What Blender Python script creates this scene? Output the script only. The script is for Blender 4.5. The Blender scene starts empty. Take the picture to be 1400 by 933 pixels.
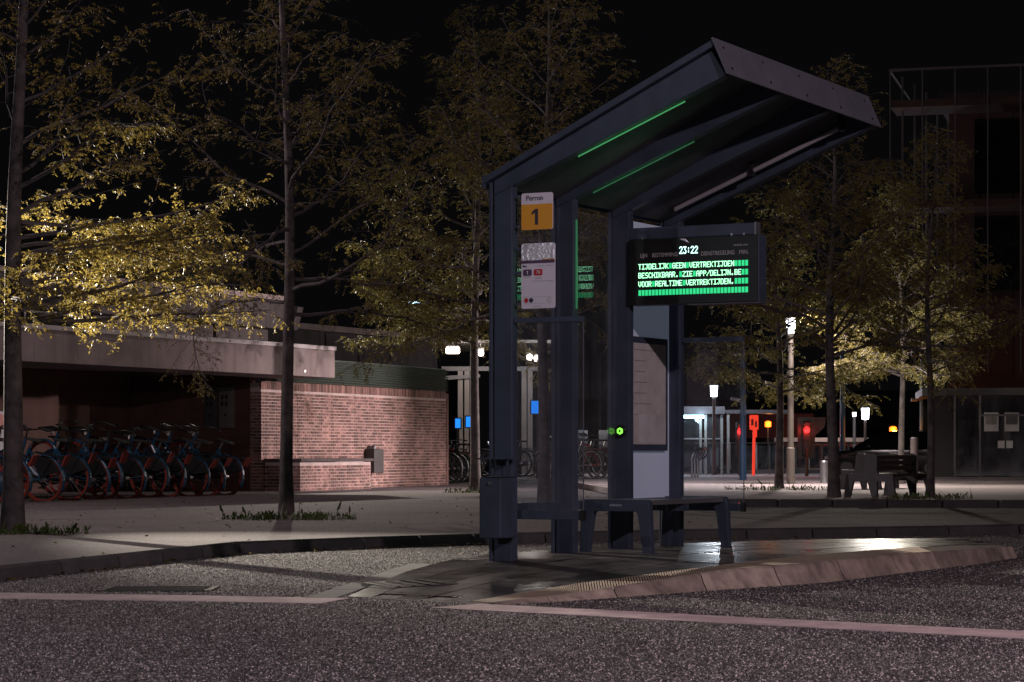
import bpy, math, random
import numpy as np
from mathutils import Vector, Matrix

S = bpy.context.scene
COL = S.collection
R = math.radians
rnd = random.Random(7)

# ------------------------------------------------------------------ camera
F, HC, HY, CX = 3300.0, 1.05, 618.0, 700.0     # focal length in photo pixels, eye height, horizon row, centre column
cd = bpy.data.cameras.new('camera')
cd.sensor_fit = 'HORIZONTAL'
cd.sensor_width = 36.0
cd.lens = 36.0 * F / 1400.0
cd.shift_y = (HY - 466.5) / 1400.0
cd.clip_start = 0.1
cd.clip_end = 2000.0
cam = bpy.data.objects.new('camera', cd)
COL.objects.link(cam)
cam.location = (0, 0, HC)
cam.rotation_euler = (R(90), 0, 0)
S.camera = cam

# ------------------------------------------------------------------ world: night sky
W = bpy.data.worlds.new('World')
S.world = W
W.use_nodes = True
bg = W.node_tree.nodes['Background']
bg.inputs['Color'].default_value = (0.84, 0.84, 1.0, 1)
bg.inputs['Strength'].default_value = 0.0024
S.view_settings.view_transform = 'Standard'
S.view_settings.look = 'None'
S.view_settings.exposure = 0.0
S.view_settings.gamma = 1.0
S.cycles.use_denoising = True
S.cycles.max_bounces = 8
S.cycles.transparent_max_bounces = 24
S.cycles.sample_clamp_indirect = 4.0


def lamp(name, loc, watts, col, radius=0.12, spot=None, aim=None, blend=0.4):
    d = bpy.data.lights.new(name, 'SPOT' if spot else 'POINT')
    d.energy = watts
    d.color = col
    d.shadow_soft_size = radius
    o = bpy.data.objects.new(name, d)
    COL.objects.link(o)
    o.location = loc
    if spot:
        d.spot_size = R(spot)
        d.spot_blend = blend
        o.rotation_euler = (Vector(aim) - Vector(loc)).to_track_quat('-Z', 'Y').to_euler()
    return o


# street lamps that light the place, and added unseen fill lights (those in the picture get their lantern further down)
lamp('street_or_fill_light', (9.0, 7.0, 7.5), 4300, (1.0, 0.75, 0.82), 0.15)         # kerbside mast by the road
lamp('street_or_fill_light', (-8.6, 33.0, 3.5), 19000, (1.0, 0.88, 0.74), 0.06, spot=42, aim=(-4.7, 28.4, 2.75), blend=1.0)   # added unseen spot, backlights the first tree's low boughs
lamp('street_or_fill_light', (-12.0, 36.0, 9.5), 2500, (1.0, 0.82, 0.84), 0.10)       # added unseen lamp for pavement light and branch shadows
lamp('street_or_fill_light', (7.05, 60.6, 4.75), 2600, (1.0, 0.80, 0.79), 0.10, spot=158, aim=(7.05, 60.6, 0), blend=0.25)      # plaza lantern among the trees
lamp('street_or_fill_light', (8.8, 57.6, 4.3), 950, (1.0, 0.90, 0.74), 0.10)  # added fill for the right-hand trees, set off from the plaza lantern
lamp('street_or_fill_light', (6.9, 60.4, 3.7), 5300, (1.0, 0.80, 0.79), 0.10, spot=64, aim=(-4.2, 59.5, 2.2), blend=0.7)    # added spot by the plaza lantern, aimed at the brick wall
lamp('street_or_fill_light', (-10.0, 3.0, 4.2), 1150, (0.84, 0.88, 1.0), 0.15)      # added cool fill for tree crowns, posts and roof beams
lamp('street_or_fill_light', (-5.6, 62.5, 5.6), 3600, (1.0, 0.88, 0.76), 0.08, spot=78, aim=(-2.6, 56.6, 3.9), blend=0.8)    # added backlight for the third tree's boughs, in place of a distant lamp


# ------------------------------------------------------------------ helpers


def PX(px, Y):
    return (px - CX) / F * Y


def G(px, py, z):
    """point on the level z seen at photo pixel px, py"""
    Y = (HC - z) * F / (py - HY)
    return Vector((PX(px, Y), Y, z))


def ZAT(py, Y):
    return HC + (HY - py) * Y / F


class MB:
    def __init__(self):
        self.v, self.f, self.mi, self.k = [], [], [], 0

    def add(self, vs, fs):
        b = len(self.v)
        self.v += [tuple(p) for p in vs]
        for q in fs:
            self.f.append([b + i for i in q])
            self.mi.append(self.k)
        return self

    def hexa(self, p):
        return self.add(p, [(0, 3, 2, 1), (4, 5, 6, 7), (0, 1, 5, 4), (1, 2, 6, 5), (2, 3, 7, 6), (3, 0, 4, 7)])

    def box(self, x0, x1, y0, y1, z0, z1):
        return self.hexa([(x0, y0, z0), (x1, y0, z0), (x1, y1, z0), (x0, y1, z0),
                          (x0, y0, z1), (x1, y0, z1), (x1, y1, z1), (x0, y1, z1)])

    def prism(self, poly, a0, a1, axis='y'):
        """2-D polygon extruded along an axis: for 'y' poly is (x,z), for 'x' (y,z), for 'z' (x,y)"""
        n = len(poly)

        def pt(p, a):
            return (p[0], a, p[1]) if axis == 'y' else ((a, p[0], p[1]) if axis == 'x' else (p[0], p[1], a))
        vs = [pt(p, a0) for p in poly] + [pt(p, a1) for p in poly]
        fs = [tuple(range(n - 1, -1, -1)), tuple(range(n, 2 * n))]
        fs += [(i, (i + 1) % n, n + (i + 1) % n, n + i) for i in range(n)]
        return self.add(vs, fs)

    def tube(self, pts, rad, n=8, closed=False, caps=True):
        pts = [Vector(p) for p in pts]
        m = len(pts)
        if not hasattr(rad, '__len__'):
            rad = [rad] * m
        vs, ref = [], None
        for i, p in enumerate(pts):
            if closed:
                t = pts[(i + 1) % m] - pts[i - 1]
            else:
                t = pts[min(i + 1, m - 1)] - pts[max(i - 1, 0)]
            t.normalize()
            if ref is None:
                ref = Vector((0, 0, 1)) if abs(t.z) < 0.9 else Vector((1, 0, 0))
            a = ref - t * ref.dot(t)
            if a.length < 1e-5:
                a = t.orthogonal()
            a.normalize()
            ref = a
            b = t.cross(a)
            for k in range(n):
                an = 2 * math.pi * k / n
                vs.append(p + (a * math.cos(an) + b * math.sin(an)) * rad[i])
        fs = []
        for i in range(m if closed else m - 1):
            j = (i + 1) % m
            for k in range(n):
                l = (k + 1) % n
                fs.append((i * n + k, i * n + l, j * n + l, j * n + k))
        if caps and not closed:
            fs.append(tuple(range(n - 1, -1, -1)))
            fs.append(tuple((m - 1) * n + k for k in range(n)))
        return self.add(vs, fs)

    def ring(self, c, axis, rr, r, n=28, k=6):
        c = Vector(c)
        q = Vector(axis).to_track_quat('Z', 'Y')
        return self.tube([c + q @ Vector((rr * math.cos(2 * math.pi * i / n), rr * math.sin(2 * math.pi * i / n), 0))
                          for i in range(n)], r, k, closed=True)

    def grid(self, rows):
        n = len(rows[0])
        vs = [p for r in rows for p in r]
        return self.add(vs, [(i * n + j, i * n + j + 1, (i + 1) * n + j + 1, (i + 1) * n + j)
                             for i in range(len(rows) - 1) for j in range(n - 1)])

    def build(self, name, mats, parent=None, loc=None, rz=None, smooth=False, bevel=0, label=None, tri=False):
        me = bpy.data.meshes.new(name)
        me.from_pydata(self.v, [], self.f)
        if not isinstance(mats, (list, tuple)):
            mats = [mats]
        for m in mats:
            me.materials.append(m)
        me.polygons.foreach_set('material_index', self.mi)
        if smooth:
            me.polygons.foreach_set('use_smooth', [True] * len(self.f))
            me.set_sharp_from_angle(angle=R(38))
        me.update()
        o = bpy.data.objects.new(name, me)
        COL.objects.link(o)
        if parent:
            o.parent = parent
        if loc is not None:
            o.location = loc
        if rz is not None:
            o.rotation_euler = (0, 0, rz)
        if bevel:
            b = o.modifiers.new('bevel', 'BEVEL')
            b.width = bevel
            b.segments = 2
            b.limit_method = 'ANGLE'
        if label:
            o['label'] = label
        return o


def dress(o, label, cat, group=None, kind=None):
    o['label'] = label
    o['category'] = cat
    if group:
        o['group'] = group
    if kind:
        o['kind'] = kind
    return o


def empty(name, loc, rz, label, cat, group=None):
    o = bpy.data.objects.new(name, None)
    COL.objects.link(o)
    o.location = loc
    o.rotation_euler = (0, 0, rz)
    return dress(o, label, cat, group)


def structure(o):
    o['kind'] = 'structure'
    return o


def stuff(o):
    o['kind'] = 'stuff'
    return o


def copy_tree(o, parent=None):
    c = o.copy()
    COL.objects.link(c)
    if parent:
        c.parent = parent
    for ch in o.children:
        copy_tree(ch, c)
    return c


def lettering(s, x, z, size, m, parent, y=-0.004, align='CENTER', width=None, name='lettering', rot=0.0, bold=0.0):
    cu = bpy.data.curves.new(name, 'FONT')
    cu.body = s
    cu.size = size
    cu.align_x = align
    cu.align_y = 'CENTER'
    cu.extrude = 0.0008
    cu.offset = bold
    t = bpy.data.objects.new(name, cu)
    COL.objects.link(t)
    bpy.context.view_layer.update()
    me = bpy.data.meshes.new_from_object(t.evaluated_get(bpy.context.evaluated_depsgraph_get()))
    bpy.data.objects.remove(t)
    bpy.data.curves.remove(cu)
    me.materials.clear()
    me.materials.append(m)
    o = bpy.data.objects.new(name, me)
    COL.objects.link(o)
    if width:
        xs = [v.co.x for v in me.vertices]
        k = width / (max(xs) - min(xs))
        for v in me.vertices:
            v.co.x *= k
    o.parent = parent
    o.location = (x, y, z)
    o.rotation_euler = (R(90), 0, rot)
    return o


# ------------------------------------------------------------------ materials


def nodes(name):
    m = bpy.data.materials.new(name)
    m.use_nodes = True
    nt = m.node_tree
    return m, nt, nt.nodes['Principled BSDF']


def pm(name, col, rough=0.6, metal=0.0, var=0.25, vs=2.5, bump=0.0, bs=60.0, island=0.0, objrand=0.0, spec=0.5, dirt=0.0, rvar=0.12):
    """painted or mineral surface with mottling, grime and fine relief"""
    m, nt, p = nodes(name)
    N, L = nt.nodes, nt.links
    tc = N.new('ShaderNodeTexCoord')
    n1 = N.new('ShaderNodeTexNoise')
    n1.inputs['Scale'].default_value = vs
    n1.inputs['Detail'].default_value = 8
    n1.inputs['Roughness'].default_value = 0.65
    L.new(tc.outputs['Object'], n1.inputs['Vector'])
    mr = N.new('ShaderNodeMapRange')
    mr.inputs[1].default_value = 0.3
    mr.inputs[2].default_value = 0.7
    mr.inputs[3].default_value = 1 - var
    mr.inputs[4].default_value = 1 + var
    L.new(n1.outputs['Fac'], mr.inputs[0])
    fac = mr.outputs[0]
    if island or objrand:
        g = N.new('ShaderNodeNewGeometry') if island else N.new('ShaderNodeObjectInfo')
        r2 = N.new('ShaderNodeMapRange')
        k = island or objrand
        r2.inputs[3].default_value = 1 - k
        r2.inputs[4].default_value = 1 + k
        L.new(g.outputs['Random Per Island' if island else 'Random'], r2.inputs[0])
        mu = N.new('ShaderNodeMath')
        mu.operation = 'MULTIPLY'
        L.new(fac, mu.inputs[0])
        L.new(r2.outputs[0], mu.inputs[1])
        fac = mu.outputs[0]
    if dirt:
        n3 = N.new('ShaderNodeTexNoise')
        n3.inputs['Scale'].default_value = 1.0
        n3.inputs['Detail'].default_value = 6
        mp = N.new('ShaderNodeMapping')
        mp.inputs['Scale'].default_value = (6, 6, 0.5)
        L.new(tc.outputs['Object'], mp.inputs['Vector'])
        L.new(mp.outputs[0], n3.inputs['Vector'])
        r3 = N.new('ShaderNodeMapRange')
        r3.inputs[1].default_value = 0.5
        r3.inputs[2].default_value = 0.72
        r3.inputs[3].default_value = 1.0
        r3.inputs[4].default_value = 1 - dirt
        L.new(n3.outputs['Fac'], r3.inputs[0])
        mu = N.new('ShaderNodeMath')
        mu.operation = 'MULTIPLY'
        L.new(fac, mu.inputs[0])
        L.new(r3.outputs[0], mu.inputs[1])
        fac = mu.outputs[0]
    vm = N.new('ShaderNodeVectorMath')
    vm.operation = 'SCALE'
    vm.inputs[0].default_value = col
    L.new(fac, vm.inputs['Scale'])
    L.new(vm.outputs[0], p.inputs['Base Color'])
    rr = N.new('ShaderNodeMapRange')
    rr.inputs[3].default_value = max(0.03, rough - rvar)
    rr.inputs[4].default_value = min(1.0, rough + rvar)
    L.new(n1.outputs['Fac'], rr.inputs[0])
    L.new(rr.outputs[0], p.inputs['Roughness'])
    p.inputs['Metallic'].default_value = metal
    p.inputs['Specular IOR Level'].default_value = spec
    if bump:
        n2 = N.new('ShaderNodeTexNoise')
        n2.inputs['Scale'].default_value = bs
        n2.inputs['Detail'].default_value = 4
        L.new(tc.outputs['Object'], n2.inputs['Vector'])
        b = N.new('ShaderNodeBump')
        b.inputs['Strength'].default_value = bump
        b.inputs['Distance'].default_value = 0.01
        L.new(n2.outputs['Fac'], b.inputs['Height'])
        L.new(b.outputs[0], p.inputs['Normal'])
    return m


def glow(name, col, strength):
    m, nt, p = nodes(name)
    p.inputs['Base Color'].default_value = (*[c * 0.5 for c in col], 1)
    p.inputs['Emission Color'].default_value = (*col, 1)
    p.inputs['Emission Strength'].default_value = strength
    return m


def glass(name, tint=(0.93, 0.95, 0.97), rough=0.02, base=0.045, dust=0.032):
    m = bpy.data.materials.new(name)
    m.use_nodes = True
    N, L = m.node_tree.nodes, m.node_tree.links
    N.remove(N['Principled BSDF'])
    out = N['Material Output']
    t = N.new('ShaderNodeBsdfTransparent')
    t.inputs[0].default_value = (*tint, 1)
    g = N.new('ShaderNodeBsdfGlossy')
    g.inputs['Roughness'].default_value = rough
    g.inputs['Color'].default_value = (0.9, 0.93, 1, 1)
    d = N.new('ShaderNodeBsdfDiffuse')
    d.inputs[0].default_value = (0.5, 0.5, 0.52, 1)
    lw = N.new('ShaderNodeLayerWeight')
    lw.inputs['Blend'].default_value = 0.5
    pw = N.new('ShaderNodeMath')
    pw.operation = 'POWER'
    pw.inputs[1].default_value = 4.5
    L.new(lw.outputs['Facing'], pw.inputs[0])
    mr = N.new('ShaderNodeMapRange')
    mr.inputs[3].default_value = base
    mr.inputs[4].default_value = 0.5
    L.new(pw.outputs[0], mr.inputs[0])
    mx = N.new('ShaderNodeMixShader')
    L.new(mr.outputs[0], mx.inputs[0])
    L.new(t.outputs[0], mx.inputs[1])
    L.new(g.outputs[0], mx.inputs[2])
    n = N.new('ShaderNodeTexNoise')
    n.inputs['Scale'].default_value = 2.0
    n.inputs['Detail'].default_value = 10
    n.inputs['Roughness'].default_value = 0.8
    r2 = N.new('ShaderNodeMapRange')
    r2.inputs[1].default_value = 0.45
    r2.inputs[2].default_value = 0.8
    r2.inputs[3].default_value = dust * 0.3
    r2.inputs[4].default_value = dust * 2.5
    L.new(n.outputs['Fac'], r2.inputs[0])
    m2 = N.new('ShaderNodeMixShader')
    L.new(r2.outputs[0], m2.inputs[0])
    L.new(mx.outputs[0], m2.inputs[1])
    L.new(d.outputs[0], m2.inputs[2])
    L.new(m2.outputs[0], out.inputs['Surface'])
    return m


def aggregate(name, scale, dark, light, frac, rough=0.85, tint=(1.0, 0.93, 0.92), bump=0.6):
    """exposed-stone asphalt: chips of many greys in a dark binder"""
    m, nt, p = nodes(name)
    N, L = nt.nodes, nt.links
    geo = N.new('ShaderNodeNewGeometry')
    v = N.new('ShaderNodeTexVoronoi')
    v.inputs['Scale'].default_value = scale
    L.new(geo.outputs['Position'], v.inputs['Vector'])
    sp = N.new('ShaderNodeSeparateColor')
    L.new(v.outputs['Color'], sp.inputs[0])
    cr = N.new('ShaderNodeValToRGB')
    e = cr.color_ramp.elements
    e[0].position = 0.0
    e[0].color = (dark, dark, dark, 1)
    e[1].position = 1.0
    e[1].color = (light, light, light, 1)
    k = e.new(1 - frac)
    k.color = (dark * 1.7, dark * 1.7, dark * 1.7, 1)
    k2 = e.new(1 - frac * 0.5)
    k2.color = (light * 0.45, light * 0.45, light * 0.45, 1)
    L.new(sp.outputs[0], cr.inputs[0])
    st = N.new('ShaderNodeTexNoise')
    st.inputs['Scale'].default_value = 0.7
    st.inputs['Detail'].default_value = 7
    st.inputs['Roughness'].default_value = 0.7
    L.new(geo.outputs['Position'], st.inputs['Vector'])
    mr = N.new('ShaderNodeMapRange')
    mr.inputs[1].default_value = 0.3
    mr.inputs[2].default_value = 0.7
    mr.inputs[3].default_value = 0.6
    mr.inputs[4].default_value = 1.25
    L.new(st.outputs['Fac'], mr.inputs[0])
    vm = N.new('ShaderNodeVectorMath')
    vm.operation = 'SCALE'
    L.new(cr.outputs[0], vm.inputs[0])
    L.new(mr.outputs[0], vm.inputs['Scale'])
    v2 = N.new('ShaderNodeVectorMath')
    v2.operation = 'MULTIPLY'
    v2.inputs[1].default_value = tint
    L.new(vm.outputs[0], v2.inputs[0])
    L.new(v2.outputs[0], p.inputs['Base Color'])
    p.inputs['Roughness'].default_value = rough
    b = N.new('ShaderNodeBump')
    b.inputs['Strength'].default_value = bump
    b.inputs['Distance'].default_value = 0.006
    b.invert = True
    L.new(v.outputs['Distance'], b.inputs['Height'])
    L.new(b.outputs[0], p.inputs['Normal'])
    return m


def foliage(name, c1, c2, trans=0.45):
    m = bpy.data.materials.new(name)
    m.use_nodes = True
    N, L = m.node_tree.nodes, m.node_tree.links
    p = N['Principled BSDF']
    g = N.new('ShaderNodeNewGeometry')
    mx = N.new('ShaderNodeMix')
    mx.data_type = 'RGBA'
    L.new(g.outputs['Random Per Island'], mx.inputs[0])
    mx.inputs[6].default_value = (*c1, 1)
    mx.inputs[7].default_value = (*c2, 1)
    L.new(mx.outputs[2], p.inputs['Base Color'])
    p.inputs['Roughness'].default_value = 0.55
    t = N.new('ShaderNodeBsdfTranslucent')
    L.new(mx.outputs[2], t.inputs[0])
    ms = N.new('ShaderNodeMixShader')
    ms.inputs[0].default_value = trans
    L.new(p.outputs[0], ms.inputs[1])
    L.new(t.outputs[0], ms.inputs[2])
    L.new(ms.outputs[0], N['Material Output'].inputs['Surface'])
    return m


def chips(name):
    m, nt, p = nodes(name)
    N, L = nt.nodes, nt.links
    g = N.new('ShaderNodeNewGeometry')
    cr = N.new('ShaderNodeValToRGB')
    e = cr.color_ramp.elements
    e[0].color = (.02, .018, .019, 1)
    e[1].color = (.62, .55, .56, 1)
    for pos_, c in ((.45, .045), (.70, .13), (.88, .30)):
        k = e.new(pos_)
        k.color = (c, c * .92, c * .93, 1)
    L.new(g.outputs['Random Per Island'], cr.inputs[0])
    L.new(cr.outputs[0], p.inputs['Base Color'])
    p.inputs['Roughness'].default_value = 0.6
    return m


M = {}
M['road'] = aggregate('road asphalt', 62, 0.016, 0.30, 0.35)
M['chip'] = chips('road chippings')
M['pave'] = aggregate('pavement asphalt', 55, 0.05, 0.25, 0.5, tint=(1, 0.81, 0.85), bump=0.3)
M['plaza'] = pm('plaza paving', (0.30, 0.26, 0.26), 0.8, var=0.3, vs=0.8, bump=0.2, bs=30)
M['kerb_dark'] = pm('dark kerb stone', (0.055, 0.052, 0.054), 0.8, var=0.4, bump=0.4, bs=30, objrand=0.25)
M['kerb'] = pm('concrete kerb', (0.27, 0.225, 0.19), 0.75, var=0.5, vs=4, bump=0.6, bs=30, objrand=0.22, dirt=0.45)
M['strip'] = pm('pale concrete strip', (0.50, 0.40, 0.40), 0.75, var=0.35, vs=4, bump=0.4, bs=50, objrand=0.12)
M['tactile'] = pm('ribbed yellow concrete', (0.34, 0.26, 0.19), 0.7, var=0.25, vs=6)
M['tactile_low'] = pm('dark groove concrete', (0.085, 0.066, 0.05), 0.85)  # grooves coloured darker than the ribs
M['slab'] = pm('dark polished paving', (0.048, 0.045, 0.047), 0.32, var=0.6, vs=2.2, bump=0.12, bs=9, objrand=0.5, spec=0.15, rvar=0.25)
M['slab_base'] = pm('dark joint', (0.02, 0.02, 0.02), 0.9)
M['iron'] = pm('cast iron', (0.02, 0.02, 0.021), 0.5, metal=0.6, bump=0.5, bs=80)
M['steel'] = pm('blue grey painted steel', (0.037, 0.050, 0.078), 0.42, var=0.18, vs=4, spec=0.5, dirt=0.25)
M['steel_light'] = pm('grey painted fascia', (0.088, 0.090, 0.115), 0.5, var=0.1, vs=3, dirt=0.1)
M['roof_in'] = pm('dark roof lining', (0.048, 0.050, 0.056), 0.6, var=0.4, vs=3)
M['black'] = pm('black plastic', (0.012, 0.013, 0.013), 0.35, var=0.2)
M['rubber'] = pm('black rubber', (0.015, 0.015, 0.015), 0.8)
M['chrome'] = pm('bright metal', (0.55, 0.55, 0.56), 0.3, metal=1.0)
M['spoke'] = pm('dull spokes', (0.10, 0.10, 0.105), 0.5, metal=0.5)
M['galv'] = pm('galvanised steel', (0.30, 0.31, 0.33), 0.45, metal=0.8)
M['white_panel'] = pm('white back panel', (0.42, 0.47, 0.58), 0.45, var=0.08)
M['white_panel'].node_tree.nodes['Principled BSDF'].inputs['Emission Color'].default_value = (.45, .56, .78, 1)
M['white_panel'].node_tree.nodes['Principled BSDF'].inputs['Emission Strength'].default_value = .08   # faint even emission over the whole panel
M['paper'] = pm('printed paper', (0.38, 0.37, 0.36), 0.7, var=0.15, vs=8)
M['ink'] = pm('dark print', (0.02, 0.02, 0.022), 0.6)
M['sign_white'] = pm('white sign plate', (0.66, 0.64, 0.72), 0.35, var=0.06)
M['sign_yellow'] = pm('yellow sign plate', (0.72, 0.34, 0.03), 0.4, var=0.06)
M['sign_red'] = pm('red print', (0.45, 0.02, 0.03), 0.5, var=0.05)
M['sign_purple'] = pm('purple print', (0.09, 0.045, 0.10), 0.5, var=0.05)
M['sign_text'] = pm('dark blue print', (0.03, 0.03, 0.05), 0.5, var=0.05)
M['sign_gold'] = pm('gold print', (0.45, 0.22, 0.03), 0.5, var=0.05)
M['foil'] = pm('crinkled reflective foil', (0.85, 0.85, 0.9), 0.25, metal=0.4, bump=0.9, bs=28)
M['grey_print'] = pm('grey print', (0.40, 0.41, 0.42), 0.5)
M['led'] = glow('led white green', (0.36, 1.0, 0.52), 2.5)
M['led_block'] = glow('led green', (0.03, 0.75, 0.26), 0.95)
M['led_clock'] = glow('led clock', (0.55, 1.0, 0.92), 3.0)
M['green_reflection'] = glow('green reflection glow', (0.12, 0.72, 0.24), 0.33)
M['green_reflection_dim'] = glow('dim green reflection glow', (0.08, 0.42, 0.18), 0.17)
M['button'] = glow('green button', (0.25, 1.0, 0.08), 1.6)
M['glass'] = glass('shelter glass')
M['glass_dark'] = glass('dark window glass', (0.5, 0.53, 0.57), 0.04, 0.08, 0.07)
M['tube'] = pm('unlit lamp tube', (0.26, 0.26, 0.28), 0.3, var=0.05)
M['concrete'] = pm('weathered concrete', (0.36, 0.29, 0.29), 0.85, var=0.22, vs=1.2, bump=0.3, bs=25, dirt=0.25)
M['cap'] = pm('pale roof edging', (0.62, 0.56, 0.58), 0.6, var=0.15)
M['conc_dark'] = pm('dark board-marked concrete', (0.09, 0.075, 0.078), 0.9, var=0.25, vs=1.5, bump=0.4, bs=15, dirt=0.45)
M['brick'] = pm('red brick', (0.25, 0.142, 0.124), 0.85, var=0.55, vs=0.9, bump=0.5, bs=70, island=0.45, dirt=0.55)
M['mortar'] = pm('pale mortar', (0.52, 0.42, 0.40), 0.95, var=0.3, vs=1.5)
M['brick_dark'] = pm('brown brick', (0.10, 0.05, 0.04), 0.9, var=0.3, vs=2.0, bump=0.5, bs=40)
M['louvre'] = pm('green grey louvre', (0.075, 0.10, 0.08), 0.5, var=0.15)
M['cabinet'] = pm('grey cabinet', (0.17, 0.16, 0.15), 0.6, var=0.25, dirt=0.3)
M['cabinet_dark'] = pm('dark grey cabinet', (0.06, 0.06, 0.06), 0.6, var=0.25)
M['poster'] = pm('faded poster', (0.50, 0.50, 0.56), 0.6, var=0.35, vs=3)
M['poster_red'] = pm('pink print', (0.5, 0.16, 0.14), 0.6, var=0.25)
M['bark'] = pm('grey bark', (0.070, 0.060, 0.060), 0.9, var=0.75, vs=5, bump=1.0, bs=18)
M['bark_limb'] = pm('dark branch bark', (0.075, 0.064, 0.066), 0.9, var=0.4, vs=6)
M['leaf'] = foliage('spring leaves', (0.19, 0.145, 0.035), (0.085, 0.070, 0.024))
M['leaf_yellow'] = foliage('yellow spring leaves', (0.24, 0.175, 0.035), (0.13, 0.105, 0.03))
M['leaf_far'] = foliage('distant leaves', (0.15, 0.125, 0.028), (0.075, 0.07, 0.022))
M['grass'] = foliage('grass', (0.07, 0.11, 0.02), (0.05, 0.07, 0.02), 0.2)
M['bike_blue'] = pm('bright blue paint', (0.005, 0.042, 0.09), 0.35, var=0.1)
M['bike_grey'] = pm('worn bicycle paint', (0.12, 0.12, 0.12), 0.4, var=0.2, objrand=0.5)
M['bike_red'] = pm('worn red paint', (0.30, 0.03, 0.03), 0.4, var=0.2)
M['rim_red'] = pm('orange red rim', (0.14, 0.022, 0.014), 0.4, var=0.1)
M['plate_red'] = pm('red plate', (0.18, 0.028, 0.02), 0.35, var=0.1)
M['red_brick'] = pm('far red brick', (0.13, 0.03, 0.027), 0.9, var=0.3, vs=2)
M['dark_wall'] = pm('dark facade', (0.014, 0.012, 0.0125), 0.8, var=0.3)
M['rust_wall'] = pm('dark red brown facade', (0.042, 0.021, 0.019), 0.8, var=0.3, vs=0.6)
M['panel_wall'] = pm('grey upper facade', (0.06, 0.048, 0.05), 0.8, var=0.2)
M['rod'] = pm('painted steel rod', (0.06, 0.055, 0.06), 0.5, var=0.15)
M['rod_dim'] = pm('dark painted rod', (0.07, 0.065, 0.068), 0.5, var=0.15)
M['wood'] = pm('dark bench slat', (0.05, 0.035, 0.03), 0.6, var=0.35, vs=8)
M['cast'] = pm('grey cast bench frame', (0.08, 0.077, 0.08), 0.6, var=0.2)
M['pole'] = pm('grey lamp post', (0.14, 0.12, 0.11), 0.55, var=0.15)
M['pole_blue'] = pm('blue post tone', (0.025, 0.085, 0.18), 0.5, var=0.1)  # even blue over posts, arms and boxes
M['red_post'] = glow('lit red stop sign', (1.0, 0.06, 0.03), 0.75)  # also on the post: red light there put in as glow
M['red_lamp'] = glow('red signal', (1.0, 0.02, 0.025), 3.0)
M['amber'] = glow('amber lamp', (1.0, 0.17, 0.008), 3.0)
M['white_lamp'] = glow('white lantern', (0.85, 0.88, 1.0), 14.0)
M['warm_lamp'] = glow('warm white lantern', (1.0, 0.80, 0.70), 10.0)
M['blue_screen'] = glow('blue screen', (0.015, 0.26, 1.0), 1.15)
M['tube_cool'] = glow('cool tube lamp', (0.55, 0.85, 1.0), 7.0)
M['car'] = pm('black car paint', (0.006, 0.006, 0.007), 0.12, var=0.1, spec=0.6)
M['car_glass'] = pm('car window', (0.004, 0.005, 0.006), 0.05, var=0.1, spec=0.6)
M['headlamp'] = pm('headlamp lens', (0.5, 0.5, 0.52), 0.12, metal=0.4)

TH = math.atan2(-0.472, 0.882)                    # local +x = toward the road, local +y = receding
NX, UX = Vector((0.882, -0.472, 0)), Vector((0.472, 0.882, 0))

# ------------------------------------------------------------------ ground
mb = MB()
mb.grid([[(-220 + 44 * i, -30 + 53 * j, 0) for i in range(11)] for j in range(11)])
road = structure(mb.build('road', M['road']))
STRIPS = []

KERB = [(-9.0, -12), (-7.2, 6), (-5.4, 14.0), tuple(G(0, 795, 0)[:2]), tuple(G(165, 776, 0)[:2]), tuple(G(330, 757, 0)[:2]),
        tuple(G(500, 750, 0)[:2]), tuple(G(650, 745, 0)[:2]), tuple(G(930, 738, 0)[:2]), tuple(G(1200, 734, 0)[:2]),
        (6.5, 30.9), (12, 33), (40, 40), (200, 70)]
PZ = 0.12
mb = MB()
inner = []
for i, p in enumerate(KERB):
    a = Vector((*KERB[max(i - 1, 0)], 0))
    b = Vector((*KERB[min(i + 1, len(KERB) - 1)], 0))
    t = (b - a).normalized()
    inner.append(Vector((*p, 0)) + Vector((-t.y, t.x, 0)) * 0.22)
poly = [(p.x, p.y) for p in inner] + [(200, 480), (-210, 480), (-210, -12)]
import bmesh
bm = bmesh.new()
f = bm.faces.new([bm.verts.new((x, y, PZ)) for x, y in poly])
bmesh.ops.triangulate(bm, faces=[f])
me = bpy.data.meshes.new('pavement')
bm.to_mesh(me)
bm.free()
me.materials.append(M['pave'])
pav = bpy.data.objects.new('pavement', me)
COL.objects.link(pav)
structure(pav)
# kerb stones along the pavement edge, one by one
for i in range(1, len(KERB) - 2):
    a, b = Vector((*KERB[i], 0)), Vector((*KERB[i + 1], 0))
    ai, bi = inner[i], inner[i + 1]
    n = max(1, round((b - a).length / 1.0))
    for k in range(n):
        t0, t1 = k / n + 0.004, (k + 1) / n - 0.004
        p0, p1, q0, q1 = a.lerp(b, t0), a.lerp(b, t1), ai.lerp(bi, t0), ai.lerp(bi, t1)
        o = q0 - p0
        mb = MB()
        mb.add([p0 + Vector((0, 0, -.05)), p1 + Vector((0, 0, -.05)), p1 + o * .12 + Vector((0, 0, PZ - .02)), p0 + o * .12 + Vector((0, 0, PZ - .02)),
                p0 + o * .3 + Vector((0, 0, PZ + .003)), p1 + o * .3 + Vector((0, 0, PZ + .003)), q1 + Vector((0, 0, PZ + .003)), q0 + Vector((0, 0, PZ + .003)),
                q1 + Vector((0, 0, -.05)), q0 + Vector((0, 0, -.05))],
               [(0, 1, 2, 3), (3, 2, 5, 4), (4, 5, 6, 7), (7, 6, 8, 9), (0, 3, 4, 7, 9), (1, 8, 6, 5, 2)])
        mb.build('kerb_stone', M['kerb_dark'], pav)

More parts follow.
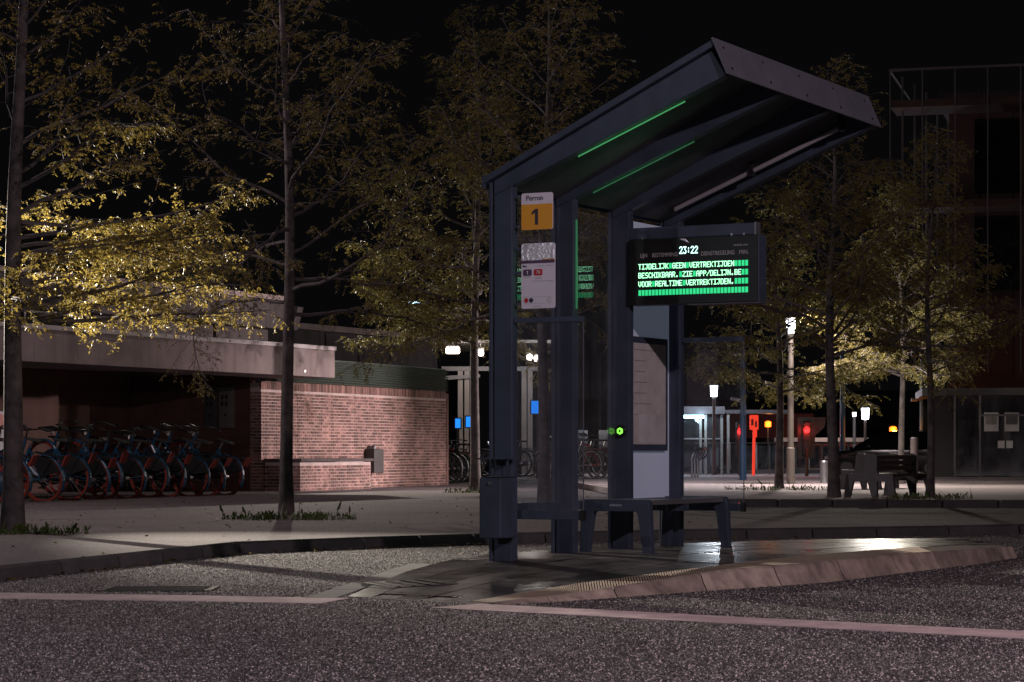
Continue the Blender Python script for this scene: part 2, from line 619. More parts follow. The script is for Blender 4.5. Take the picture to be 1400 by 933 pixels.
# raised plaza on the right with its own kerb
PLZ = 0.24
pl = [(2.7, 41.2), (8.7, 40.2), (18, 39.5), (80, 60), (120, 300), (-6, 300), (1.2, 75)]
mb = MB()
mb.prism(pl, 0.05, PLZ, 'z')
plaza = structure(mb.build('plaza', M['plaza']))
for k in range(17):
    x0 = 2.7 + k * 0.9
    y0 = 41.2 - (x0 - 2.7) / 6 * 1.0 if x0 < 8.7 else 40.2 - (x0 - 8.7) / 9.3 * .7
    MB().box(x0, x0 + 0.885, y0 - 0.30, y0 - 0.02, 0.06, PLZ + 0.012).build('kerb_stone', M['strip'] if k == 7 else M['kerb_dark'], plaza, bevel=0.02)
# driving lane between the two kerbs
mb = MB()
lane = [(3.0, 36.3), (8.7, 36.0), (60, 52), (60, 53.5), (18, 39.1), (8.7, 39.8), (2.7, 40.8)]
mb.add([(x, y, PZ + .004) for x, y in lane], [tuple(range(len(lane)))])
structure(mb.build('lane', M['road']))

# pale concrete strips in the road, laid in lengths


def strip(name, pts, w0, w1, n, m):
    root = bpy.data.objects.new(name, None)
    COL.objects.link(root)
    structure(root)
    a, b = pts
    a, b = Vector(a), Vector(b)
    t = (b - a).normalized()
    s = Vector((-t.y, t.x, 0))
    STRIPS.append([tuple((a)[:2]), tuple((b)[:2]), tuple((b + s * w1)[:2]), tuple((a + s * w0)[:2])])
    for k in range(n):
        u0, u1 = k / n, (k + 1) / n
        g = 0.003 / (b - a).length
        p0, p1 = a.lerp(b, u0 + g), a.lerp(b, u1 - g)
        v0, v1 = w0 + (w1 - w0) * u0, w0 + (w1 - w0) * u1
        j = rnd.uniform(0, .003)
        mb = MB()
        mb.hexa([(*(p0)[:2], -.03), (*(p1)[:2], -.03), (*(p1 + s * v1)[:2], -.03), (*(p0 + s * v0)[:2], -.03),
                 (*(p0)[:2], .006 + j), (*(p1)[:2], .006 + j), (*(p1 + s * v1)[:2], .006 + j), (*(p0 + s * v0)[:2], .006 + j)])
        mb.build('strip_stone', m, root)
    return root


a, b = G(588, 832, 0), G(1400, 875, 0)
strip('road_strip', (b + (b - a) * .8, a), -0.52, -0.52, 9, M['strip'])
a, b = G(0, 819, 0), G(440, 826, 0)
strip('road_strip', (a + (a - b) * 1.2, b), 0.60, 0.60, 6, M['strip'])
a, b = G(458, 819, 0), G(592, 772, 0)
strip('road_strip', (a, b), 0.22, 0.22, 5, M['kerb_dark'])

# ------------------------------------------------------------------ bus platform (island)
FR = [(-.30, 16.9, .0), (.49, 18.30, .05), (1.65, 19.4, .135), (2.45, 20.45, .168), (3.28, 21.67, .17), (4.41, 23.4, .155), (4.93, 24.5, .115)]
BK = [(-1.20, 17.5, .0), (-.92, 19.7, .06), (-.42, 20.5, .165), (.4, 21.95, .165), (1.25, 23.7, .14), (3.2, 25.7, .12), (5.0, 26.6, .10)]
RG = [(-.16, 16.62, .005), (.47, 17.22, .040), (1.60, 18.55, .135), (2.42, 19.45, .150), (3.36, 21.1, .150), (4.40, 22.75, .130), (4.97, 24.0, .098)]
BT = [(-.10, 16.52, 0), (.50, 17.10, 0), (1.66, 18.42, 0), (2.50, 19.33, 0), (3.45, 21.0, 0), (4.45, 22.72, 0), (5.02, 23.95, 0)]


def pl_at(P, t):
    i = min(int(t), len(P) - 2)
    return Vector(P[i]).lerp(Vector(P[i + 1]), t - i)


NP = len(FR) - 1
mb = MB()
rows = []
for i in range(NP * 4 + 1):
    t = i / 4
    fr, bk, rg, bt = pl_at(FR, t), pl_at(BK, t), pl_at(RG, t), pl_at(BT, t)
    d = Vector((0, 0, -0.012))
    rows.append([bt + Vector((0, 0, -.05)), rg + (bt - rg) * .2 + d, fr + d, fr.lerp(bk, .5) + d, bk + d, bk + Vector((-.02, .05, -.3))])
mb.grid(rows)
mb.add(rows[-1] + [Vector((rows[-1][0].x, rows[-1][0].y, -.3))], [tuple(range(7))])
platform = structure(mb.build('platform', M['slab_base']))
# paving slabs
cum = [0]
for i in range(NP):
    cum.append(cum[-1] + (Vector(FR[i + 1]) - Vector(FR[i])).length)


def t_of(s):
    for i in range(NP):
        if s <= cum[i + 1]:
            return i + (s - cum[i]) / (cum[i + 1] - cum[i])
    return NP - 1e-6


ns = int(cum[-1] / 0.58)
for i in range(ns):
    for j in range(5):
        off = 0.5 if j % 2 else 0.0
        s0, s1 = (i + off) * 0.58 + .004, (i + off + 1) * 0.58 - .004
        if s1 > cum[-1]:
            continue
        t0, t1 = t_of(s0), t_of(s1)
        v0, v1 = j / 5 + .004, (j + 1) / 5 - .004
        q = [pl_at(FR, t0).lerp(pl_at(BK, t0), v0), pl_at(FR, t1).lerp(pl_at(BK, t1), v0), pl_at(FR, t1).lerp(pl_at(BK, t1), v1), pl_at(FR, t0).lerp(pl_at(BK, t0), v1)]
        dz = Vector((0, 0, rnd.uniform(-.0015, .0015)))
        mb = MB()
        mb.hexa([p + Vector((0, 0, -.03)) for p in q] + [p + dz for p in q])
        mb.build('paving_slab', M['slab'], platform)
# ribbed tactile band
mb, base = MB(), MB()
nr = int(cum[-1] * 0.74 / 0.029)
for i in range(nr):
    t0, t1, t2 = t_of(i * 0.029 + .03), t_of(i * 0.029 + .03 + .016), t_of(i * .029 + .059)
    a0, a1, a2 = [pl_at(FR, t) for t in (t0, t1, t2)]
    c0, c1, c2 = [pl_at(RG, t) for t in (t0, t1, t2)]
    up, dn = Vector((0, 0, .006)), Vector((0, 0, -.02))
    a0, a1, a2 = [a.lerp(c, .04) for a, c in ((a0, c0), (a1, c1), (a2, c2))]
    c0, c1 = a0.lerp(c0, .93), a1.lerp(c1, .93)
    mb.hexa([c0 + dn, c1 + dn, a1 + dn, a0 + dn, c0 + up, c1 + up, a1 + up, a0 + up])
stuff(mb.build('tactile_rib', M['tactile'], platform))
rows = [[pl_at(FR, i / 6) + Vector((0, 0, -.004)), pl_at(RG, i / 6) + Vector((0, 0, -.004))] for i in range(NP * 6 + 1)]
base.grid(rows)
base.build('tactile_band', M['tactile_low'], platform)
# kerb stones of the platform
ks = 0.98
for i in range(int(cum[-1] / ks) + 1):
    s0, s1 = i * ks + .006, min((i + 1) * ks - .006, cum[-1])
    if s1 - s0 < .2:
        continue
    rows = []
    for k in range(5):
        t = t_of(s0 + (s1 - s0) * k / 4)
        rg, bt = pl_at(RG, t), pl_at(BT, t)
        o = (bt - rg)
        o.z = 0
        z = rg.z
        inn = rg + o.normalized() * .0
        w_ = .055 * max(0, 1 - t / 3.2)
        rg = rg + o.normalized() * w_
        bt = bt + o.normalized() * w_
        rows.append([inn + Vector((0, 0, -.05)), inn + Vector((0, 0, .010)), rg + Vector((0, 0, .010)), rg + o * .25 + Vector((0, 0, .002 - z * .08)),
                     rg + o * .45 + Vector((0, 0, -z * .45)), rg + o * .85 + Vector((0, 0, -z * .9)), Vector((bt.x, bt.y, -.02))])
    mb = MB()
    mb.grid(rows)
    mb.add(rows[0], [(0, 1, 2, 3, 4, 5, 6)])
    mb.add(rows[-1], [(6, 5, 4, 3, 2, 1, 0)])
    mb.build('kerb_stone', M['kerb'], platform, smooth=True)

for (px, py, z, w, l, lab) in ((218, 806, 0, .85, .62, 'dark iron manhole cover in the road beside the pale strip'),
                              (556, 799, .032, .60, .55, 'dark iron manhole cover in the sloping end of the bus platform')):
    p = G(px, py, z)
    o = MB().box(-w / 2, w / 2, -l / 2, l / 2, -.02, .010).build('manhole_cover', M['iron'], loc=(p.x, p.y, z + (.012 if z else 0)), rz=TH if z else 0)
    if z:
        best = None
        for i in range(60):
            for j in range(21):
                t_, v_ = i * .05, j / 20
                q_ = pl_at(FR, t_).lerp(pl_at(BK, t_), v_)
                d_ = (q_.xy - p.xy).length
                if best is None or d_ < best[0]:
                    best = (d_, t_, v_, q_)
        _, t_, v_, q_ = best
        du = pl_at(FR, t_ + .1).lerp(pl_at(BK, t_ + .1), v_) - q_
        dv = pl_at(FR, t_).lerp(pl_at(BK, t_), v_ + .1) - q_
        nn = du.cross(dv).normalized()
        nn = nn if nn.z > 0 else -nn
        o.rotation_euler = (nn.to_track_quat('Z', 'Y') @ Matrix.Rotation(TH, 3, 'Z').to_quaternion()).to_euler()
        o.location = q_ - nn * .005
    dress(o, lab, 'manhole cover', 'manhole covers')
    for i in range(4):
        mm = MB()
        mm.box(-w / 2 + .05, w / 2 - .05, -l / 2 + .06 + i * l / 4.4, -l / 2 + .09 + i * l / 4.4, .0095, .015)
        mm.build('ridge', M['iron'], o)

# exposed stone chips standing proud of the road surface in view
rg0 = np.random.RandomState(5)


def in_poly(pts, poly):
    x, y = pts[:, 0], pts[:, 1]
    r_ = np.zeros(len(pts), bool)
    n = len(poly)
    for i in range(n):
        x1, y1, x2, y2 = *poly[i][:2], *poly[(i + 1) % n][:2]
        c = (y1 > y) != (y2 > y)
        r_ ^= c & (x < (x2 - x1) * (y - y1) / (y2 - y1 + 1e-12) + x1)
    return r_


pp = []
for (ya, yb, dens_) in ((10.3, 14, 3000), (14, 19, 2200), (19, 27, 1100), (27, 31, 600)):
    w_ = yb * 700 / F * 1.12
    n_ = int(dens_ * 2 * w_ * (yb - ya))
    pp.append(np.stack([rg0.uniform(-w_, w_, n_), rg0.uniform(ya, yb, n_)], 1))
pp = np.concatenate(pp)
isl = [tuple(p[:2]) for p in BT] + [tuple(p[:2]) for p in BK[::-1]]
keep = ~in_poly(pp, isl) & ~in_poly(pp, [(p[0], p[1]) for p in KERB] + [(200, 480), (-210, 480), (-210, -12)])
for q_ in STRIPS:
    keep &= ~in_poly(pp, q_)
pp = pp[keep]
n_ = len(pp)
sz = rg0.uniform(.0038, .0098, n_)
an = rg0.uniform(0, 6.28, (n_, 1)) + np.array([[0, 1.57, 3.14, 4.71]]) + rg0.uniform(-.4, .4, (n_, 4))
rr_ = sz[:, None] * rg0.uniform(.75, 1.25, (n_, 4))
ring = np.stack([pp[:, :1] + rr_ * np.cos(an), pp[:, 1:] + rr_ * np.sin(an), np.full((n_, 4), -.001)], 2)
top = np.stack([pp[:, 0] + rg0.normal(0, .002, n_), pp[:, 1] + rg0.normal(0, .002, n_), sz * rg0.uniform(.55, 1.05, n_)], 1)[:, None, :]
cv = np.concatenate([ring, top], 1).reshape(-1, 3)
tri = np.array([[0, 1, 4], [1, 2, 4], [2, 3, 4], [3, 0, 4]])
fi = (np.arange(n_)[:, None, None] * 5 + tri[None]).reshape(-1, 3)
me = bpy.data.meshes.new('road_chip')
me.vertices.add(len(cv))
me.vertices.foreach_set('co', cv.astype(np.float32).ravel())
me.loops.add(fi.size)
me.loops.foreach_set('vertex_index', fi.astype(np.int32).ravel())
me.polygons.add(len(fi))
me.polygons.foreach_set('loop_start', np.arange(0, fi.size, 3, dtype=np.int32))
me.materials.append(M['chip'])
me.update(calc_edges=True)
o = bpy.data.objects.new('road_chip', me)
COL.objects.link(o)
o.parent = road
stuff(o)

# ------------------------------------------------------------------ bus shelter
ST = M['steel']
P1 = Vector((-.061, 20.15, 0))
SH = empty('bus_shelter', P1, TH, 'dark blue grey steel bus shelter with slanting roof standing on the platform', 'bus shelter')
PY = [0, 1.133, 2.267, 3.40]


def zu(x):
    return 3.36 + .473 * (x + .126)


def zl(x):
    return 3.26 + .404 * (x - .095)


for y in PY:
    MB().prism([(-.075, .02), (.095, .02), (.095, 3.26), (-.075, 3.26 - .17 * .404)], y - .05, y + .05).build('post', ST, SH, bevel=.006)
    MB().box(-.118, -.088, y - .06, y + .04, .06, 3.30).build('rear_channel', ST, SH, bevel=.004)
    bm_ = MB().prism([(-.075, 3.26 - .17 * .404 + .002), (.097, zl(.097)), (2.02, zl(2.02)), (1.90, zu(1.9) - .075), (-.075, zu(-.075) - .075)], y - .052, y + .052)
    bm_.build('roof_beam', ST, SH, bevel=.004)
MB().prism([(-.150, zu(-.15) - .058), (1.93, zu(1.93) - .058), (1.915, zu(1.915)), (-.150, zu(-.150))], -.085, 3.50).build('roof_sheet', ST, SH, bevel=.004)
for i in range(3):
    MB().prism([(-.06, zu(-.06) - .13), (1.88, zu(1.88) - .13), (1.88, zu(1.88) - .065), (-.06, zu(-.06) - .065)], PY[i] + .056, PY[i + 1] - .056).build('ceiling_panel', M['roof_in'], SH)
fa = MB().prism([(1.926, zu(1.926) + .012), (2.056, 4.045), (2.044, 4.04), (1.914, zu(1.914) + .01)], -.10, 3.52)
fas = fa.build('fascia', M['steel_light'], SH, bevel=.002)
for i in range(5):
    for q in (.2, .8):
        x, z = 1.928 + .13 * q, zu(1.926) + (4.045 - zu(1.926)) * q
        MB().tube([(x - .004, .05 + i * .82, z), (x + .006, .05 + i * .82, z + .003)], .012, 8).build('bolt', M['black'], fas)
# rear top gutter
MB().box(-.165, -.152, -.1, 3.5, 3.25, 3.345).build('rear_edge', ST, SH)
# lamp tube under the roof
for (x0, x1) in ((.16, .93), (.97, 1.82)):
    MB().tube([(x0, 3.08, zl(x0) + .05), (x1, 3.08, zl(x1) + .05)], .022, 10).build('lamp_tube', M['tube'], SH, smooth=True)
for x in (.15, .95, 1.83):
    MB().box(x - .02, x + .02, 3.04, 3.12, zl(x) + .01, zl(x) + .17).build('tube_clip', M['black'], SH)
# green display reflections put in as glowing strips on beams and post
for (x0, x1, y0, m) in ((.66, 1.62, .050, 'green_reflection'), (.24, 1.20, 1.183, 'green_reflection_dim')):
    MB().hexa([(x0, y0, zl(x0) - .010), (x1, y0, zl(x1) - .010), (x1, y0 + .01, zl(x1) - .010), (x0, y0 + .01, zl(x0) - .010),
               (x0, y0, zl(x0) - .001), (x1, y0, zl(x1) - .001), (x1, y0 + .01, zl(x1) - .001), (x0, y0 + .01, zl(x0) - .001)]).build('reflection_strip', M[m], SH)
MB().box(.097, .104, 1.125, 1.15, 2.30, 3.08).build('reflection_strip', M['green_reflection_dim'], SH)
MB().box(.097, .106, 1.123, 1.152, 2.36, 2.76).build('reflection_strip', M['green_reflection_dim'], SH)
# back panes and the white panel
for i in (0, 1):
    MB().box(-.030, -.020, PY[i] + .055, PY[i + 1] - .055, .62, 3.18).build('pane', M['glass'], SH)
    MB().box(-.045, -.005, PY[i] + .055, PY[i + 1] - .055, .54, .618).build('rail', ST, SH, bevel=.003)
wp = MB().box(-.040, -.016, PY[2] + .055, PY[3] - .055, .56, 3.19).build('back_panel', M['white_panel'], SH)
cs = MB().box(-.014, .030, 2.36, 3.22, 1.06, 2.12).build('info_case', ST, SH, bevel=.006)
MB().box(.0305, .034, 2.42, 3.16, 1.12, 2.06).build('paper', M['paper'], cs)
for i in range(7):
    z = 2.0 - i * .10
    MB().box(.0345, .0355, 2.46, 2.46 + rnd.uniform(.2, .5), z - .006, z).build('print', M['cabinet'], cs)
tb = MB().box(.0345, .036, 2.55, 3.1, 1.14, 1.40)
tb.build('print', M['grey_print'], cs)
# wing screens at both ends
for y, zt in ((0, 2.165), (3.40, 2.14)):
    MB().box(.098, .735, y - .022, y + .022, zt - .045, zt).build('rail', ST, SH, bevel=.004)
    MB().box(.098, .735, y - .022, y + .022, .49, .565).build('rail', ST, SH, bevel=.004)
    MB().box(.104, .730, y - .006, y + .006, .566, zt - .046).build('wing_pane', M['glass'], SH)
    MB().box(.731, .737, y - .006, y + .006, .566, zt - .046).build('pane_edge', M['steel_light'], SH)
    MB().box(.715, .745, y - .03, y + .03, .485, .57).build('rail_end', M['black'], SH)
# emergency button on the third post
bt = MB().tube([(.02, 2.215, 1.24), (.02, 2.185, 1.24)], .055, 24).build('button_housing', M['black'], SH, smooth=True, bevel=.004)
MB().tube([(.02, 2.184, 1.24), (.02, 2.178, 1.24)], .032, 6).build('button', M['button'], bt)
MB().tube([(.02, 2.177, 1.24), (.02, 2.1745, 1.24)], .012, 6).build('button_core', M['black'], bt)

# ------------------------------------------------------------------ platform sign


def loc_sh(x, y, z=0):
    return P1 + NX * x + UX * y + Vector((0, 0, z))


def rrect(x0, x1, z0, z1, r, n=5, sides='tlbr'):
    pts = []
    for cx, cz, a0, on in ((x1 - r, z1 - r, 0, True), (x0 + r, z1 - r, 90, True), (x0 + r, z0 + r, 180, True), (x1 - r, z0 + r, 270, True)):
        for i in range(n + 1):
            a = R(a0 + 90 * i / n)
            pts.append((cx + r * math.cos(a), cz + r * math.sin(a)))
    return pts


SG = empty('platform_sign', loc_sh(.166, -.012, 2.89), TH, 'white and yellow platform sign reading Perron 1 high on the shelter post', 'sign')
MB().prism(rrect(0, .293, 0, .305, .018), -.004, .004).build('plate', M['sign_white'], SG)
MB().prism(rrect(.001, .292, .001, .212, .017)[:0] + [(.001, .212), (.001, .019), (.006, .006), (.019, .001), (.274, .001), (.287, .006), (.292, .019), (.292, .212)], -.0062, -.0042).build('yellow_field', M['sign_yellow'], SG)
lettering('Perron', .125, .262, .060, M['sign_text'], SG, y=-.0055, width=.155, bold=.0006)
MB().prism([(.130, .040), (.158, .040), (.158, .172), (.134, .172), (.100, .150), (.100, .124), (.130, .140)], -.0078, -.0064).build('lettering', M['sign_text'], SG)
for z in (.275, .03):
    MB().tube([(-.019, -.010, z), (-.019, .002, z)], .011, 10).build('bolt', M['chrome'], SG)
    MB().box(-.066, .0, .0045, .010, z - .012, z + .012).build('bracket', ST, SG)
TT = empty('stop_board', loc_sh(.166, -.012, 2.238), TH, 'white stop board with bus line badges 1 and 70 below the platform sign', 'sign')
MB().prism(rrect(0, .314, 0, .54, .018), -.004, .004).build('plate', M['sign_white'], TT)
MB().prism([(.002, .40), (.312, .40), (.312, .52), (.296, .536), (.018, .536), (.002, .52)], -.0062, -.0042).build('foil_field', M['foil'], TT)
MB().box(.002, .312, -.0085, -.0064, .375, .398).build('purple_strip', M['sign_purple'], TT)
MB().box(.20, .312, -.0085, -.0064, .399, .408).build('gold_strip', M['sign_gold'], TT)
MB().prism(rrect(.018, .098, .272, .325, .012), -.0062, -.0042).build('line_badge', M['sign_purple'], TT)
MB().prism(rrect(.118, .198, .272, .325, .012), -.0062, -.0042).build('line_badge', M['sign_red'], TT)
lettering('Bus', .014, .352, .026, M['sign_text'], TT, y=-.0055, align='LEFT', bold=.0004)
MB().prism([(.056, .284), (.062, .284), (.062, .313), (.057, .313), (.049, .308), (.049, .302), (.056, .306)], -.0075, -.0064).build('lettering', M['sign_white'], TT)
lettering('70', .158, .298, .040, M['sign_white'], TT, y=-.0072)
for (x0, x1, z) in ((.02, .095, .262), (.13, .19, .258), (.125, .195, .246), (.15, .21, .352), (.225, .30, .352), (.108, .205, .227), (.21, .30, .225), (.11, .19, .018)):
    MB().box(x0, x1, -.0055, -.0042, z - .003, z + .003).build('print', M['grey_print'], TT)
for x, m in ((.046, 'sign_red'), (.092, 'sign_text'), (.262, 'grey_print')):
    MB().tube([(x, -.0042, .068), (x, -.0055, .068)], .020, 16).build('icon', M[m], TT)
MB().tube([(.262, -.0056, .068), (.262, -.0066, .068)], .014, 16).build('icon', M['sign_white'], TT)
MB().box(.018, .296, -.0052, -.0042, .094, .0965).build('print', M['grey_print'], TT)
MB().box(.018, .296, -.0052, -.0042, .040, .0425).build('print', M['grey_print'], TT)
for z in (.50, .30, .04):
    MB().box(-.066, .0, .0045, .010, z - .012, z + .012).build('bracket', ST, TT)
for z in (.36, .03):
    MB().tube([(-.019, -.010, z), (-.019, .002, z)], .011, 10).build('bolt', M['chrome'], TT)

# ------------------------------------------------------------------ departure display
D0 = loc_sh(0, 2.18)
DS = empty('departure_display', D0, TH, 'black departure display with green LED text hanging beside the shelter', 'display')
MB().box(.115, 1.385, .012, .185, 2.385, 2.982).build('housing', ST, DS, bevel=.006)
MB().box(.112, 1.375, 0, .0115, 2.388, 2.979).build('screen', M['black'], DS, bevel=.003)
MB().box(.098, 1.33, .035, .135, 2.985, 3.092).build('arm', ST, DS, bevel=.006)
MB().box(1.332, 1.345, .03, .14, 2.983, 3.096).build('arm_cap', M['galv'], DS)
MB().box(.70, 1.40, .005, .19, 2.372, 2.384).build('bottom_edge', M['rod'], DS)
for x in (.24, .32, 1.12, 1.24):
    MB().tube([(x, .010, 2.992), (x, .030, 2.992)], .012, 8).build('bolt', M['chrome'], DS)
FONT = {'A': (14, 17, 17, 31, 17, 17, 17), 'B': (30, 17, 17, 30, 17, 17, 30), 'C': (14, 17, 16, 16, 16, 17, 14), 'D': (30, 17, 17, 17, 17, 17, 30),
        'E': (31, 16, 16, 30, 16, 16, 31), 'G': (14, 17, 16, 23, 17, 17, 14), 'H': (17, 17, 17, 31, 17, 17, 17), 'I': (31, 4, 4, 4, 4, 4, 31),
        'J': (31, 2, 2, 2, 2, 18, 12), 'K': (17, 18, 20, 24, 20, 18, 17), 'L': (16, 16, 16, 16, 16, 16, 31), 'M': (17, 27, 21, 21, 17, 17, 17),
        'N': (17, 25, 25, 21, 19, 19, 17), 'O': (14, 17, 17, 17, 17, 17, 14), 'P': (30, 17, 17, 30, 16, 16, 16), 'R': (30, 17, 17, 30, 20, 18, 17),
        'S': (15, 16, 16, 14, 1, 1, 30), 'T': (31, 4, 4, 4, 4, 4, 4), 'V': (17, 17, 17, 17, 17, 10, 4), 'Z': (31, 1, 2, 4, 8, 16, 31),
        '.': (0, 0, 0, 0, 0, 12, 12), '/': (1, 1, 2, 4, 8, 16, 16), ':': (0, 4, 4, 0, 4, 4, 0), '2': (14, 17, 1, 2, 4, 8, 31), '3': (31, 2, 4, 2, 1, 17, 14)}


def led(text, x, z, pitch, h, m_char, m_blank, name, n):
    mb = MB()
    pw, ph = pitch / 6, h / 7
    text = text.ljust(n)
    for i, ch in enumerate(text):
        x0 = x + i * pitch
        if ch == ' ':
            mb.k = 1
            mb.box(x0 + .2 * pw, x0 + 4.6 * pw, -.004, -.0005, z - h / 2, z + h / 2)
            continue
        mb.k = 0
        for r_, bits in enumerate(FONT[ch]):
            for c in range(5):
                if bits >> (4 - c) & 1:
                    xx, zz = x0 + c * pw, z + h / 2 - r_ * ph
                    mb.box(xx, xx + pw * .96, -.004, -.0005, zz - ph * .94, zz)
    return mb.build(name, [m_char, m_blank], DS)


for i, tx in enumerate(('TIJDELIJK GEEN VERTREKTIJDEN', 'BESCHIKBAAR. ZIE APP/DELIJN.BE', 'VOOR REALTIME VERTREKTIJDEN.', '')):
    led(tx, .209, 2.732 - i * .079, .0338, .050, M['led'], M['led_block'], 'led_row', 32)
led('23:22', .616, 2.868, .0374, .066, M['led_clock'], M['led_block'], 'clock', 5)
lettering('LIJN', .227, 2.832, .052, M['grey_print'], DS, align='LEFT', width=.066)
lettering('BESTEMMING', .345, 2.832, .052, M['grey_print'], DS, align='LEFT', width=.250)
lettering('DIENSTREGELING', .828, 2.828, .054, M['grey_print'], DS, align='LEFT', width=.322)
lettering('MIN.', 1.197, 2.828, .054, M['grey_print'], DS, align='LEFT', width=.088)
lettering('vertrek over', 1.145, 2.895, .030, M['grey_print'], DS, align='LEFT', width=.14)
MB().prism([(.615, 2.972), (.675, 2.972), (.715, 2.93)], -.003, -.0005).build('reflection_mark', M['foil'], DS)  # screen reflection put in as a pale foil triangle
# ------------------------------------------------------------------ litter bin on the shelter post
bx = loc_sh(0, -.12, .34)
bx = bx + NX * .09
BN = empty('litter_bin', bx, TH, 'dark steel litter bin with flat lid bar on the shelter post', 'litter bin')
MB().box(-.135, .068, -.24, .055, 0, .495).build('bin_body', ST, BN, bevel=.010)
MB().box(-.125, .058, -.23, .05, .496, .505).build('bin_opening', M['black'], BN)
for x in (-.10, .04):
    MB().box(x, x + .012, -.10, -.07, .50, .655).build('lid_bracket', ST, BN)
MB().box(-.15, .075, -.25, .055, .648, .660).build('lid', ST, BN, bevel=.004)
MB().tube([(-.03, -.239, .455), (-.03, -.252, .455)], .018, 12).build('lock', M['chrome'], BN)

# ------------------------------------------------------------------ platform bench
BB = loc_sh(.005, 1.42, .155)
BE = empty('platform_bench', BB, TH, 'low backless steel bench with slats in front of the shelter posts', 'bench')


def bench_frame(w, leg, top, h, splay):
    return [(-splay, 0), (-splay + leg, 0), (leg * 1.35, h - top - .02), (leg * 1.6, h - top), (w - leg * 1.6, h - top), (w - leg * 1.35, h - top - .02),
            (w + splay - leg, 0), (w + splay, 0), (w, h - .03), (w - .03, h), (.03, h), (0, h - .03)]


for y in (0, 1.72):
    fr = MB().prism(bench_frame(.665, .085, .105, .475, .02), y, y + .075).build('end_frame', ST, BE, bevel=.006)
    if y == 0:
        MB().box(.28, .40, -.004, -.0005, .415, .435).build('name_plate', M['galv'], fr)
for i in range(5):
    x = .125 + i * .105
    MB().box(x, x + .085, .078, 1.717, .425, .470).build('slat', M['steel'] if i < 4 else M['galv'], BE, bevel=.006)  # front slat in brighter metal, its highlight put into the colour
MB().box(.12, .64, .84, .90, .36, .422).build('cross_bar', ST, BE)

# ------------------------------------------------------------------ trees


